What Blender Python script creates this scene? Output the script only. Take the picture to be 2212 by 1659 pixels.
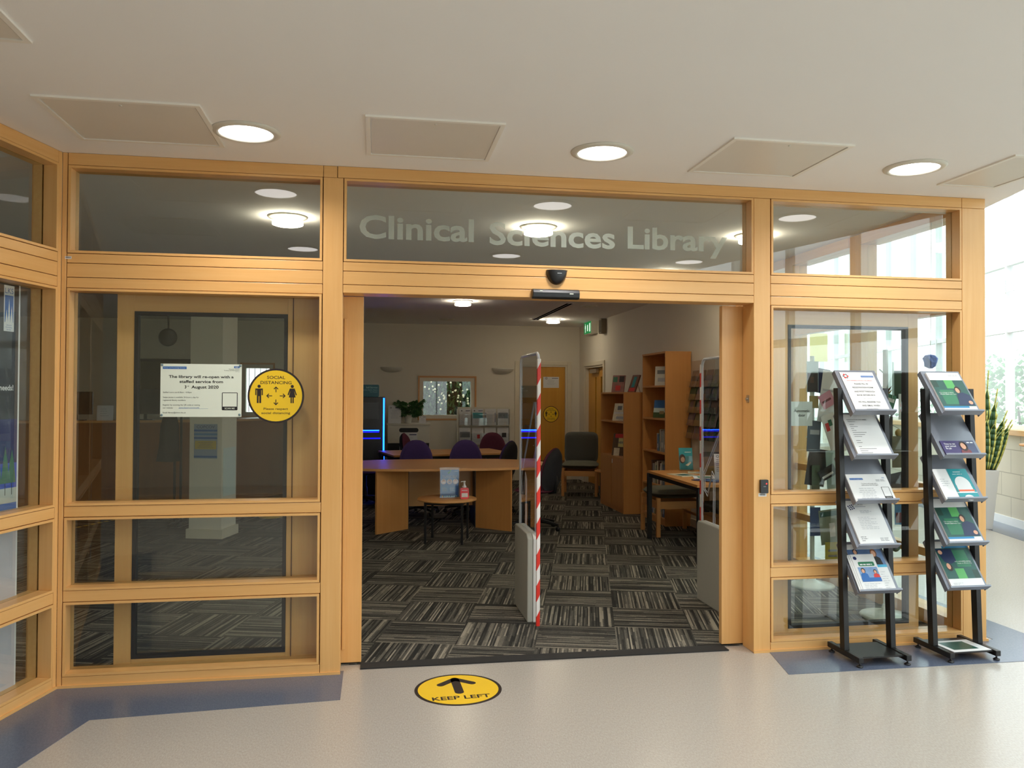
import bpy, math, random
from mathutils import Vector, Matrix, Euler
random.seed(7)
PI = math.pi
sc = bpy.context.scene
COL = sc.collection
for o in list(bpy.data.objects):
    bpy.data.objects.remove(o)

# ------------------------------------------------------------------ camera
def cam_axes(yaw, pitch, roll):
    fwd = Vector((math.sin(yaw)*math.cos(pitch), math.cos(yaw)*math.cos(pitch), math.sin(pitch)))
    r0 = Vector((math.cos(yaw), -math.sin(yaw), 0)); u0 = r0.cross(fwd)
    r = r0*math.cos(roll)+u0*math.sin(roll); u = u0*math.cos(roll)-r0*math.sin(roll)
    return r, u, fwd
cd = bpy.data.cameras.new('camera'); cam = bpy.data.objects.new('camera', cd); COL.objects.link(cam)
_r, _u, _f = cam_axes(0.1668, 0.0144, 0.0047)
M = Matrix((_r, _u, -_f)).transposed().to_4x4(); M.translation = (0.1864, -4.6015, 1.55)
cam.matrix_world = M
cd.sensor_fit = 'HORIZONTAL'; cd.sensor_width = 36; cd.lens = 1746.5365/2212*36
cd.clip_start = 0.05; cd.clip_end = 200
sc.camera = cam
# ------------------------------------------------------------------ view and sky
sc.view_settings.view_transform = 'Standard'; sc.view_settings.look = 'None'
sc.view_settings.gamma = 1; sc.view_settings.use_curve_mapping = False
sc.view_settings.exposure = 1.0
sc.cycles.max_bounces = 8; sc.cycles.diffuse_bounces = 5; sc.cycles.glossy_bounces = 4
sc.cycles.transparent_max_bounces = 24; sc.cycles.use_denoising = True
sc.cycles.caustics_reflective = False; sc.cycles.caustics_refractive = False
sc.cycles.sample_clamp_indirect = 6
W = bpy.data.worlds.new('sky'); sc.world = W; W.use_nodes = True
wt = W.node_tree; wt.nodes.clear()
wo = wt.nodes.new('ShaderNodeOutputWorld'); wb = wt.nodes.new('ShaderNodeBackground')
wg = wt.nodes.new('ShaderNodeTexCoord'); wx = wt.nodes.new('ShaderNodeSeparateXYZ')
wr = wt.nodes.new('ShaderNodeValToRGB')
wr.color_ramp.elements[0].position = 0.46; wr.color_ramp.elements[0].color = (.62, .66, .62, 1)
wr.color_ramp.elements[1].position = 0.54; wr.color_ramp.elements[1].color = (.90, .95, 1.0, 1)
wm = wt.nodes.new('ShaderNodeMapRange'); wm.inputs[1].default_value = -1
wt.links.new(wg.outputs['Generated'], wx.inputs[0]); wt.links.new(wx.outputs[2], wm.inputs[0])
wt.links.new(wm.outputs[0], wr.inputs[0]); wt.links.new(wr.outputs[0], wb.inputs[0])
wb.inputs[1].default_value = 1.95
wt.links.new(wb.outputs[0], wo.inputs[0])
HALL_GLOW = 3.2      # how bright the diffuser of a hall downlight looks
HALL_WATT = 4.7      # light each hall downlight throws down
LIB_LAMP = 21.5

# ------------------------------------------------------------------ materials
def lin(c):
    return tuple(((x/255)/12.92 if x/255 <= .04045 else ((x/255+.055)/1.055)**2.4) for x in c)
MATS = {}
def mat(name, rgb, rough=.5, metal=0., spec=.5, emit=None, es=0., var=.06, vscale=9., bump=0., coat=0., alpha=1.):
    if name in MATS: return MATS[name]
    m = bpy.data.materials.new(name); m.use_nodes = True; nt = m.node_tree
    b = nt.nodes['Principled BSDF']; c = lin(rgb)
    b.inputs['Roughness'].default_value = rough; b.inputs['Metallic'].default_value = metal
    b.inputs['Specular IOR Level'].default_value = spec
    b.inputs['Coat Weight'].default_value = coat
    if emit is not None:
        b.inputs['Emission Color'].default_value = (*lin(emit), 1); b.inputs['Emission Strength'].default_value = es
    if var > 0:
        tc = nt.nodes.new('ShaderNodeTexCoord'); nz = nt.nodes.new('ShaderNodeTexNoise')
        nz.inputs['Scale'].default_value = vscale; nz.inputs['Detail'].default_value = 3
        mx = nt.nodes.new('ShaderNodeMix'); mx.data_type = 'RGBA'
        mx.inputs[6].default_value = (*[x*(1-var) for x in c], 1); mx.inputs[7].default_value = (*[min(1, x*(1+var)) for x in c], 1)
        nt.links.new(tc.outputs['Object'], nz.inputs['Vector']); nt.links.new(nz.outputs[0], mx.inputs[0])
        nt.links.new(mx.outputs[2], b.inputs['Base Color'])
        if bump > 0:
            bp = nt.nodes.new('ShaderNodeBump'); bp.inputs['Strength'].default_value = bump; bp.inputs['Distance'].default_value = .002
            nt.links.new(nz.outputs[0], bp.inputs['Height']); nt.links.new(bp.outputs[0], b.inputs['Normal'])
    else:
        b.inputs['Base Color'].default_value = (*c, 1)
    MATS[name] = m
    return m

def wood(name, light, dark, axis, rough=.32, scale=1., knots=False):
    m = bpy.data.materials.new(name); m.use_nodes = True; nt = m.node_tree; b = nt.nodes['Principled BSDF']
    tc = nt.nodes.new('ShaderNodeTexCoord'); mp = nt.nodes.new('ShaderNodeMapping')
    s = [26*scale]*3; s[axis] = 1.1*scale
    mp.inputs['Scale'].default_value = s
    nz = nt.nodes.new('ShaderNodeTexNoise'); nz.inputs['Scale'].default_value = 1.6; nz.inputs['Detail'].default_value = 5; nz.inputs['Roughness'].default_value = .6
    n2 = nt.nodes.new('ShaderNodeTexNoise'); n2.inputs['Scale'].default_value = 1.3; n2.inputs['Detail'].default_value = 1
    ad = nt.nodes.new('ShaderNodeMix'); ad.data_type = 'FLOAT'; ad.inputs[0].default_value = .4
    cr = nt.nodes.new('ShaderNodeValToRGB')
    cr.color_ramp.elements[0].position = .25; cr.color_ramp.elements[0].color = (*lin(dark), 1)
    cr.color_ramp.elements[1].position = .7; cr.color_ramp.elements[1].color = (*lin(light), 1)
    nt.links.new(tc.outputs['Object'], mp.inputs[0]); nt.links.new(mp.outputs[0], nz.inputs['Vector'])
    nt.links.new(tc.outputs['Object'], n2.inputs['Vector'])
    nt.links.new(nz.outputs[0], ad.inputs[2]); nt.links.new(n2.outputs[0], ad.inputs[3])
    nt.links.new(ad.outputs[0], cr.inputs[0])
    nt.links.new(cr.outputs[0], b.inputs['Base Color']); b.inputs['Roughness'].default_value = rough
    MATS[name] = m
    return m
WL, WD = (228, 180, 116), (214, 158, 90)
WX = wood('frame_wood_x', WL, WD, 0); WZ = wood('frame_wood_z', WL, WD, 2); WY = wood('frame_wood_y', WL, WD, 1)
BX = wood('beech_x', (214, 156, 92), (202, 142, 78), 0, .4, .7); BZ = wood('beech_z', (206, 146, 82), (192, 130, 68), 2, .45, .7); BY = wood('beech_y', (206, 146, 82), (192, 130, 68), 1, .45, .7)
DZ = wood('door_oak', (214, 158, 62), (198, 138, 46), 2, .4, .6)

def glass(name, tint=(.93, .95, .93), rough=0.):
    m = bpy.data.materials.new(name); m.use_nodes = True; nt = m.node_tree; nt.nodes.clear()
    out = nt.nodes.new('ShaderNodeOutputMaterial'); mx = nt.nodes.new('ShaderNodeMixShader')
    tr = nt.nodes.new('ShaderNodeBsdfTransparent'); gl = nt.nodes.new('ShaderNodeBsdfGlossy'); fr = nt.nodes.new('ShaderNodeFresnel')
    tr.inputs[0].default_value = (*tint, 1); gl.inputs['Roughness'].default_value = rough; gl.inputs[0].default_value = (1, 1, 1, 1)
    fr.inputs[0].default_value = 1.5
    ge = nt.nodes.new('ShaderNodeNewGeometry'); bf = nt.nodes.new('ShaderNodeMath'); bf.operation = 'SUBTRACT'; bf.inputs[0].default_value = 1
    mu = nt.nodes.new('ShaderNodeMath'); mu.operation = 'MULTIPLY'
    nt.links.new(ge.outputs['Backfacing'], bf.inputs[1]); nt.links.new(fr.outputs[0], mu.inputs[0]); nt.links.new(bf.outputs[0], mu.inputs[1])
    m2 = nt.nodes.new('ShaderNodeMath'); m2.operation = 'MULTIPLY'; m2.inputs[1].default_value = 1.8; m2.use_clamp = True
    nt.links.new(mu.outputs[0], m2.inputs[0])
    nt.links.new(m2.outputs[0], mx.inputs[0]); nt.links.new(tr.outputs[0], mx.inputs[1]); nt.links.new(gl.outputs[0], mx.inputs[2])
    nt.links.new(mx.outputs[0], out.inputs[0]); MATS[name] = m
    return m
GL = glass('window_glass', (.925, .955, .945)); GLD = glass('door_glass', (.93, .955, .94)); ACR = glass('clear_acrylic', (.93, .94, .95))
ACE = mat('acrylic_edge', (205, 208, 214), .15, 0, .6, var=.02)

PANELF = mat('panel_frame_paint', (240, 236, 228), .45, var=.01)
WHITE = mat('white_paint', (226, 218, 202), .75, var=.02, vscale=3)
CEIL = mat('ceiling_paint', (244, 243, 242), .85, var=.012, vscale=2, bump=.02)
PANELM = mat('ceiling_panel_paint', (225, 219, 209), .4, var=.015)
TRIMW = mat('door_trim_paint', (222, 212, 190), .4, var=.02)
BLACK = mat('black_plastic', (22, 22, 24), .32, var=.05)
BLACKM = mat('black_metal', (26, 25, 25), .42, .2, var=.05)
GASK = mat('black_gasket', (28, 22, 20), .6, var=.03)
STEEL = mat('steel', (185, 182, 176), .28, .9, var=.03)
DARKF = mat('black_fabric', (26, 24, 28), .9, var=.2, vscale=80)
PURP = mat('purple_fabric', (70, 54, 98), .95, spec=.1, var=.18, vscale=120)
MARO = mat('maroon_fabric', (92, 48, 62), .95, spec=.1, var=.18, vscale=120)
GREYF = mat('grey_green_fabric', (118, 118, 104), .95, spec=.1, var=.12, vscale=120)
GREYF2 = mat('dark_grey_fabric', (92, 92, 86), .95, spec=.1, var=.12, vscale=120)
PAPER = mat('paper_white', (222, 222, 221), .6, var=.01)
PAPERC = mat('paper_cream', (224, 230, 214), .5, var=.01)
INK = mat('ink_black', (24, 22, 22), .6, var=.02)
INKG = mat('ink_grey', (120, 122, 124), .6, var=.02)
INKL = mat('ink_light_grey', (176, 178, 182), .6, var=.02)
BLUE = mat('print_blue', (36, 98, 168), .5, var=.03)
NAVY = mat('print_navy', (34, 44, 92), .5, var=.03)
RED = mat('print_red', (205, 48, 44), .5, var=.03)
TEAL = mat('print_teal', (28, 142, 150), .4, var=.03)
YEL = mat('sticker_yellow', (238, 196, 34), .42, var=.03)
PBLK = mat('sticker_black', (38, 26, 24), .45, var=.03)
GRN = mat('print_green', (46, 116, 82), .4, var=.12, vscale=30)
DGRN = mat('print_dark_green', (32, 82, 74), .4, var=.25, vscale=20)
LGRN = mat('print_light_green', (84, 164, 88), .4, var=.05)
SKIN = mat('print_skin', (214, 160, 130), .5, var=.04)
PHAIR = mat('print_hair', (48, 34, 32), .5, var=.05)
PPURP = mat('print_purple', (58, 44, 98), .4, var=.12, vscale=20)
PMAR = mat('print_maroon', (112, 40, 48), .4, var=.06)
SKYB = mat('print_sky', (70, 130, 180), .4, var=.1)
ORNG = mat('print_orange', (226, 110, 76), .5, var=.05)
CREAM = mat('cream_plastic', (214, 208, 190), .4, var=.02)
GREYB = mat('gate_grey', (168, 166, 154), .5, var=.04, vscale=60)
GREYL = mat('gate_light_grey', (206, 204, 198), .45, var=.03)
LEAF = mat('leaf_dark_green', (48, 88, 42), .4, var=.25, vscale=14)
POTW = mat('pot_white', (216, 212, 200), .35, var=.02)
TAPE_R = mat('tape_red', (222, 52, 38), .35, var=.06); TAPE_W = mat('tape_white', (242, 236, 230), .35, var=.03)
SHELFG = mat('shelf_grey_metal', (128, 132, 142), .38, .25, var=.03)
LEDB = mat('led_blue', (10, 30, 200), .4, emit=(12, 70, 255), es=7., var=0)
LEDB2 = mat('led_dim_blue', (5, 10, 90), .4, emit=(4, 10, 200), es=1.2, var=0)
LAMPH = mat('hall_lamp_glow', (255, 255, 255), .4, emit=(255, 250, 246), es=HALL_GLOW, var=0)
LAMPL = mat('library_lamp_glow', (255, 255, 255), .4, emit=(255, 240, 212), es=LIB_LAMP, var=0)
SIGNG = mat('exit_green', (10, 120, 60), .4, emit=(8, 120, 60), es=.35, var=0)
SIGNW = mat('exit_white', (230, 240, 230), .4, emit=(225, 240, 225), es=.5, var=0)

# ------------------------------------------------------------------ mesh builder
_txt = {}
def text_geo(body, bold):
    k = (body, bold)
    if k in _txt: return _txt[k]
    cu = bpy.data.curves.new('t', 'FONT'); cu.body = body; cu.size = 1; cu.offset = bold; cu.resolution_u = 3
    ob = bpy.data.objects.new('t', cu); COL.objects.link(ob)
    dg = bpy.context.evaluated_depsgraph_get(); me = bpy.data.meshes.new_from_object(ob.evaluated_get(dg))
    vs = [tuple(v.co) for v in me.vertices]; fs = [tuple(p.vertices) for p in me.polygons]
    bpy.data.objects.remove(ob); bpy.data.curves.remove(cu); bpy.data.meshes.remove(me)
    _txt[k] = (vs, fs)
    return _txt[k]

class MB:
    def __init__(s): s.v = []; s.f = []; s.mi = []; s.sm = []; s.mats = []
    def m(s, mt):
        if mt not in s.mats: s.mats.append(mt)
        return s.mats.index(mt)
    def add(s, vs, fs, mt, smooth=False, M=None):
        n = len(s.v); i = s.m(mt)
        for v in vs:
            s.v.append(tuple(M @ Vector(v)) if M is not None else tuple(v))
        for f in fs:
            s.f.append([n+k for k in f]); s.mi.append(i); s.sm.append(smooth)
        return s
    def box(s, a, b, mt, M=None):
        x0, y0, z0 = a; x1, y1, z1 = b
        vs = [(x0,y0,z0),(x1,y0,z0),(x1,y1,z0),(x0,y1,z0),(x0,y0,z1),(x1,y0,z1),(x1,y1,z1),(x0,y1,z1)]
        return s.add(vs, [(0,3,2,1),(4,5,6,7),(0,1,5,4),(1,2,6,5),(2,3,7,6),(3,0,4,7)], mt, False, M)
    def prism(s, poly, z0, z1, mt, M=None, smooth=False):
        # poly in xy (counterclockwise), extruded along z
        n = len(poly)
        vs = [(x, y, z0) for x, y in poly]+[(x, y, z1) for x, y in poly]
        fs = [tuple(reversed(range(n))), tuple(range(n, 2*n))]
        s.add(vs, fs, mt, False, M)
        return s.add(vs, [(i, (i+1) % n, n+(i+1) % n, n+i) for i in range(n)], mt, smooth, M)
    def xz(s, poly, y0, y1, mt, M=None, smooth=False):
        # poly in xz, counterclockwise seen from -y ; front face at y0 (y0<y1)
        n = len(poly)
        vs = [(x, y0, z) for x, z in poly]+[(x, y1, z) for x, z in poly]
        s.add(vs, [tuple(range(n)), tuple(reversed(range(n, 2*n)))], mt, False, M)
        return s.add(vs, [((i+1) % n, i, n+i, n+(i+1) % n) for i in range(n)], mt, smooth, M)
    def face(s, pts, mt, M=None): return s.add(pts, [tuple(range(len(pts)))], mt, False, M)
    def tube(s, pts, r, mt, n=10, closed=False, M=None, smooth=True):
        pts = [Vector(p) for p in pts]; k = len(pts); vs = []; up = None
        rs = r if isinstance(r, (list, tuple)) else [r]*k
        for i, p in enumerate(pts):
            if closed: t = pts[(i+1) % k]-pts[i-1]
            else: t = pts[min(i+1, k-1)]-pts[max(i-1, 0)]
            t.normalize()
            if up is None: up = Vector((0, 0, 1)) if abs(t.z) < .9 else Vector((1, 0, 0))
            up = (up-t*up.dot(t)).normalized(); sd = t.cross(up)
            for j in range(n):
                a = 2*PI*j/n; vs.append(tuple(p+(up*math.cos(a)+sd*math.sin(a))*rs[i]))
        fs = []
        for i in range(k if closed else k-1):
            a = i*n; b = ((i+1) % k)*n
            for j in range(n): fs.append((a+j, b+j, b+(j+1) % n, a+(j+1) % n))
        s.add(vs, fs, mt, smooth, M)
        if not closed: s.add(vs, [tuple(range(n)), tuple(reversed(range((k-1)*n, k*n)))], mt, False, M)
        return s
    def lathe(s, prof, c, mt, n=28, M=None, smooth=True, sx=1., sy=1.):
        vs = []
        for r, z in prof:
            for j in range(n):
                a = 2*PI*j/n; vs.append((c[0]+r*math.cos(a)*sx, c[1]+r*math.sin(a)*sy, c[2]+z))
        fs = [(i*n+j, i*n+(j+1) % n, (i+1)*n+(j+1) % n, (i+1)*n+j) for i in range(len(prof)-1) for j in range(n)]
        s.add(vs, fs, mt, smooth, M)
        k = len(prof)
        if prof[0][0] > 1e-5: s.add(vs[:n], [tuple(reversed(range(n)))], mt, False, M)
        if prof[-1][0] > 1e-5: s.add(vs[(k-1)*n:], [tuple(range(n))], mt, False, M)
        return s
    def text(s, body, x, z, h, mt, y=-.0006, align='L', bold=0., w=None, M=None, arc=None, yd=None):
        # h: cap height; laid in the xz plane facing -y
        vs, fs = text_geo(body, bold)
        if not vs: return s
        k = h/.7; x0 = min(v[0] for v in vs); x1 = max(v[0] for v in vs); kx = k
        if w: kx = w/(x1-x0)
        if align == 'L': ox = x-x0*kx
        elif align == 'C': ox = x-(x0+x1)/2*kx
        else: ox = x-x1*kx
        return s.add([(ox+v[0]*kx, y, z+v[1]*k) for v in vs], fs, mt, False, M)
    def rect(s, x0, z0, x1, z1, mt, y=-.0005, M=None):
        return s.add([(x0, y, z0), (x1, y, z0), (x1, y, z1), (x0, y, z1)], [(0, 1, 2, 3)], mt, False, M)
    def poly(s, pts, mt, y=-.0006, M=None):
        return s.add([(x, y, z) for x, z in pts], [tuple(range(len(pts)))], mt, False, M)
    def disc(s, cx, cz, r, mt, y=-.0006, n=28, M=None, rz=None):
        rz = rz or r
        return s.poly([(cx+r*math.cos(2*PI*i/n), cz+rz*math.sin(2*PI*i/n)) for i in range(n)], mt, y, M)
    def obj(s, name, parent=None, loc=(0, 0, 0), rot=None, bevel=0., sub=0, seg=2, recalc=False):
        me = bpy.data.meshes.new(name); me.from_pydata(s.v, [], s.f)
        for mt in s.mats: me.materials.append(mt)
        me.polygons.foreach_set('material_index', s.mi); me.polygons.foreach_set('use_smooth', s.sm)
        me.update()
        o = bpy.data.objects.new(name, me); COL.objects.link(o)
        o.location = loc
        if rot is not None: o.rotation_euler = rot
        if parent is not None: o.parent = parent
        if bevel > 0:
            b = o.modifiers.new('bevel', 'BEVEL'); b.width = bevel; b.segments = seg; b.limit_method = 'ANGLE'; b.angle_limit = math.radians(40)
        if sub:
            b = o.modifiers.new('sub', 'SUBSURF'); b.levels = sub; b.render_levels = sub
        return o

def thing(name, label, cat, loc=(0, 0, 0), rz=0., group=None, rot=None):
    o = bpy.data.objects.new(name, None); COL.objects.link(o); o.location = loc
    o.rotation_euler = rot if rot is not None else (0, 0, rz); o.empty_display_size = .1
    return tag(o, label, cat, group)
def tag(o, label, cat, group=None, stuff=False):
    o['label'] = label; o['category'] = cat
    if group: o['group'] = group
    if stuff: o['kind'] = 'stuff'
    return o
def struct(o, label=None):
    o['kind'] = 'structure'
    if label: o['label'] = label
    return o
def sempty(name, loc=(0, 0, 0), rz=0.):
    o = bpy.data.objects.new(name, None); COL.objects.link(o); o.location = loc; o.rotation_euler = (0, 0, rz); o.empty_display_size = .1
    return struct(o)
def copy_tree(root, loc=None, rz=None, label=None, group=None):
    r = root.copy(); COL.objects.link(r)
    if loc is not None: r.location = loc
    if rz is not None: r.rotation_euler = (0, 0, rz)
    if label: r['label'] = label
    if group: r['group'] = group
    for ch in root.children:
        c = ch.copy(); COL.objects.link(c); c.parent = r
        for g in ch.children:
            d = g.copy(); COL.objects.link(d); d.parent = c
    return r
def bx(a, b, mt): return MB().box(a, b, mt)
def rrect(x0, z0, x1, z1, r, n=5):
    pts = []
    for cx, cz, a0 in ((x1-r, z0+r, -PI/2), (x1-r, z1-r, 0), (x0+r, z1-r, PI/2), (x0+r, z0+r, PI)):
        for i in range(n+1):
            a = a0+PI/2*i/n; pts.append((cx+r*math.cos(a), cz+r*math.sin(a)))
    return pts
A15 = math.radians(15); VX, VY = math.sin(A15), math.cos(A15)     # the building's second grid
ZC = 2.829

# ================================================================== FLOORS
def vinyl(name, c1, c2, rough=.22):
    m = bpy.data.materials.new(name); m.use_nodes = True; nt = m.node_tree; b = nt.nodes['Principled BSDF']
    tc = nt.nodes.new('ShaderNodeTexCoord'); mp = nt.nodes.new('ShaderNodeMapping'); mp.inputs['Scale'].default_value = (170, 60, 60)
    mp.inputs['Rotation'].default_value = (0, 0, .35)
    nz = nt.nodes.new('ShaderNodeTexNoise'); nz.inputs['Scale'].default_value = 1; nz.inputs['Detail'].default_value = 4; nz.inputs['Roughness'].default_value = .7
    cr = nt.nodes.new('ShaderNodeValToRGB'); cr.color_ramp.elements[0].position = .3; cr.color_ramp.elements[1].position = .7
    cr.color_ramp.elements[0].color = (*lin(c1), 1); cr.color_ramp.elements[1].color = (*lin(c2), 1)
    n2 = nt.nodes.new('ShaderNodeTexNoise'); n2.inputs['Scale'].default_value = 1.4; n2.inputs['Detail'].default_value = 3
    mr = nt.nodes.new('ShaderNodeMapRange'); mr.inputs[3].default_value = rough; mr.inputs[4].default_value = rough+.05
    bp = nt.nodes.new('ShaderNodeBump'); bp.inputs['Strength'].default_value = .06; bp.inputs['Distance'].default_value = .001
    nt.links.new(tc.outputs['Object'], mp.inputs[0]); nt.links.new(mp.outputs[0], nz.inputs['Vector']); nt.links.new(nz.outputs[0], cr.inputs[0])
    nt.links.new(cr.outputs[0], b.inputs['Base Color']); nt.links.new(tc.outputs['Object'], n2.inputs['Vector'])
    nt.links.new(n2.outputs[0], mr.inputs[0]); nt.links.new(mr.outputs[0], b.inputs['Roughness'])
    nt.links.new(nz.outputs[0], bp.inputs['Height']); nt.links.new(bp.outputs[0], b.inputs['Normal'])
    return m
VIN = vinyl('vinyl_beige', (164, 157, 147), (188, 182, 173))
VINB = vinyl('vinyl_blue_grey', (82, 92, 110), (102, 111, 130), .2)

def carpet_mat():
    m = bpy.data.materials.new('carpet_tiles'); m.use_nodes = True; nt = m.node_tree; b = nt.nodes['Principled BSDF']
    N = nt.nodes.new; L = nt.links.new
    def math_(op, a, c=None):
        n = N('ShaderNodeMath'); n.operation = op
        for i, q in enumerate((a, c)):
            if q is None: continue
            if isinstance(q, (int, float)): n.inputs[i].default_value = q
            else: L(q, n.inputs[i])
        return n.outputs[0]
    tc = N('ShaderNodeTexCoord'); sp = N('ShaderNodeSeparateXYZ'); L(tc.outputs['Object'], sp.inputs[0])
    x = math_('SUBTRACT', sp.outputs[0], 2.161); y = math_('SUBTRACT', sp.outputs[1], 2.089)
    u = math_('SUBTRACT', math_('MULTIPLY', x, VY), math_('MULTIPLY', y, VX))
    v = math_('ADD', math_('MULTIPLY', x, VX), math_('MULTIPLY', y, VY))
    us = math_('DIVIDE', u, .5); vs = math_('DIVIDE', v, .5)
    iu = math_('FLOOR', us); iv = math_('FLOOR', vs)
    par = math_('MODULO', math_('ADD', math_('ADD', iu, iv), 1000), 2)    # 0: stripes run in depth
    def mixf(a, c, f):
        n = N('ShaderNodeMix'); n.data_type = 'FLOAT'; L(f, n.inputs[0]); L(a, n.inputs[2]); L(c, n.inputs[3]); return n.outputs[0]
    p = mixf(u, v, par); q = mixf(v, u, par)
    ip = math_('FLOOR', math_('DIVIDE', p, .0098)); 
    cv = N('ShaderNodeCombineXYZ'); L(ip, cv.inputs[0]); L(math_('ADD', math_('MULTIPLY', iu, 7.3), math_('MULTIPLY', iv, 3.1)), cv.inputs[1])
    wn = N('ShaderNodeTexWhiteNoise'); L(cv.outputs[0], wn.inputs[0])
    # second break along the stripe
    iq = math_('FLOOR', math_('ADD', math_('DIVIDE', q, .21), math_('MULTIPLY', wn.outputs[0], 5)))
    c2 = N('ShaderNodeCombineXYZ'); L(ip, c2.inputs[0]); L(iq, c2.inputs[1]); L(iu, c2.inputs[2])
    w2 = N('ShaderNodeTexWhiteNoise'); L(c2.outputs[0], w2.inputs[0])
    tot = math_('ADD', math_('MULTIPLY', wn.outputs[0], .68), math_('MULTIPLY', w2.outputs[0], .32))
    fz = N('ShaderNodeTexNoise'); fz.inputs['Scale'].default_value = 260; fz.inputs['Detail'].default_value = 2; L(tc.outputs['Object'], fz.inputs['Vector'])
    tot = math_('ADD', tot, math_('MULTIPLY', math_('SUBTRACT', fz.outputs[0], .5), .5))
    cr = N('ShaderNodeValToRGB'); e = cr.color_ramp.elements
    e[0].position = .25; e[0].color = (*lin((48, 47, 44)), 1); e[1].position = .55; e[1].color = (*lin((86, 83, 76)), 1)
    k = e.new(.72); k.color = (*lin((122, 116, 104)), 1); k = e.new(.85); k.color = (*lin((158, 150, 134)), 1)
    L(tot, cr.inputs[0])
    # tile to tile tone
    c3 = N('ShaderNodeCombineXYZ'); L(iu, c3.inputs[0]); L(iv, c3.inputs[1]); w3 = N('ShaderNodeTexWhiteNoise'); L(c3.outputs[0], w3.inputs[0])
    g = math_('ADD', math_('MULTIPLY', w3.outputs[0], .25), .85)
    mx = N('ShaderNodeMix'); mx.data_type = 'RGBA'; mx.blend_type = 'MULTIPLY'; mx.inputs[0].default_value = 1
    L(cr.outputs[0], mx.inputs[6]); cg = N('ShaderNodeCombineColor'); L(g, cg.inputs[0]); L(g, cg.inputs[1]); L(g, cg.inputs[2]); L(cg.outputs[0], mx.inputs[7])
    L(mx.outputs[2], b.inputs['Base Color']); b.inputs['Roughness'].default_value = .95; b.inputs['Specular IOR Level'].default_value = .1
    return m
CARP = carpet_mat()

struct(MB().box((-7, -9.5, -.1), (11, 13, 0), VIN).obj('floor'))
cp = MB(); cp.prism([(-6, .15), (3.98, .15), (3.98, 9.98), (-6, 9.98)], .0005, .006, CARP); struct(cp.obj('floor_carpet'))
bl = MB()
def strip(poly): bl.prism(poly, .0004, .0022, VINB)
LN = (.968, -.25)      # normal of the left screen towards the hall
LD = (-.25, -.968)
def lp(s, off=0.): return (-1.4575+LD[0]*s+LN[0]*off, LD[1]*s+LN[1]*off)
strip([(.019, .05), (-1.44, .05), lp(0), lp(3.6), lp(3.6, .42), lp(.37, .42), (.019, -.385)][::-1])
strip([(2.557, 0.02), (2.47, -.387), (4.405, -.387), (4.405, 9.9), (4.1, 9.9), (4.1, .02)])
P0 = Vector((7.896, 4.433)); WV = Vector((VX, VY))*1.0
def wp(s, off=0.): return (P0.x+WV.x*s-WV.y*off, P0.y+WV.y*s+WV.x*off)
strip([wp(-6, .42), wp(-6), wp(7.5), wp(7.5, .42)])
struct(bl.obj('floor_border'))
th = bx((.11, .06, .0005), (2.32, .16, .008), mat('threshold_rubber', (34, 32, 30), .8))
struct(th.obj('trim_1'))

# ================================================================== CEILING
def ceiling_poly():
    ex = lambda y: 4.1+(y+.25)*VX/VY
    return [(-7, -9.5), (ex(-9.5), -9.5), (ex(.4), .4), (4.3, .9), (4.3, 10.1), (-7, 10.1)]
cb = MB(); cb.prism(ceiling_poly(), ZC, ZC+.25, CEIL); struct(cb.obj('ceiling'))
fa = MB(); ex = lambda y: 4.1+(y+.25)*VX/VY
fa.prism([(ex(-9.5)-.12, -9.5), (ex(-9.5), -9.5), (ex(.4), .4), (4.3, .9), (4.3, 10.1), (4.18, 10.1), (4.18, .9), (ex(.4)-.12, .4)], ZC+.25, 5.4, WHITE)
struct(fa.obj('wall_fascia'))

def access_panel(x0, x1, y0, y1, label, latch=(.5, .1)):
    t = thing('access_panel', label, 'ceiling panel', ((x0+x1)/2, (y0+y1)/2, ZC), 0, 'access panels in the ceiling of the hall')
    w, d = (x1-x0)/2, (y1-y0)/2
    fr = MB(); e = .022
    for a, b in (((-w, -d, -.009), (w, -d+e, -.0)), ((-w, d-e, -.009), (w, d, -.0)), ((-w, -d+e, -.009), (-w+e, d-e, -.0)), ((w-e, -d+e, -.009), (w, d-e, -.0))): fr.box(a, b, PANELF)
    fr.obj('frame', t)
    bx((-w+.027, -d+.027, -.005), (w-.027, d-.027, .0), PANELM).obj('door', t)
    MB().lathe([(0, -.008), (.006, -.008), (.008, -.003), (.008, -.002)], (-w+2*w*latch[0], -d+2*d*latch[1], 0), POTW, 12).obj('latch', t)
    return t
access_panel(-.56-.72, -.719+.13, -.871, -.262, 'access panel in the ceiling corner above the left glass screen')
access_panel(.13, .78, -.871, -.264, 'access panel between the left and middle ceiling lamps')
access_panel(1.92, 2.57, -.871, -.264, 'access panel between the middle and right ceiling lamps')
access_panel(3.49, 4.0-.12, -.871, -.264, 'access panel at the right end of the row, cut by the picture edge')
access_panel(-1.72, -1.053, -2.05, -1.43, 'access panel in the top left corner of the picture')

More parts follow.
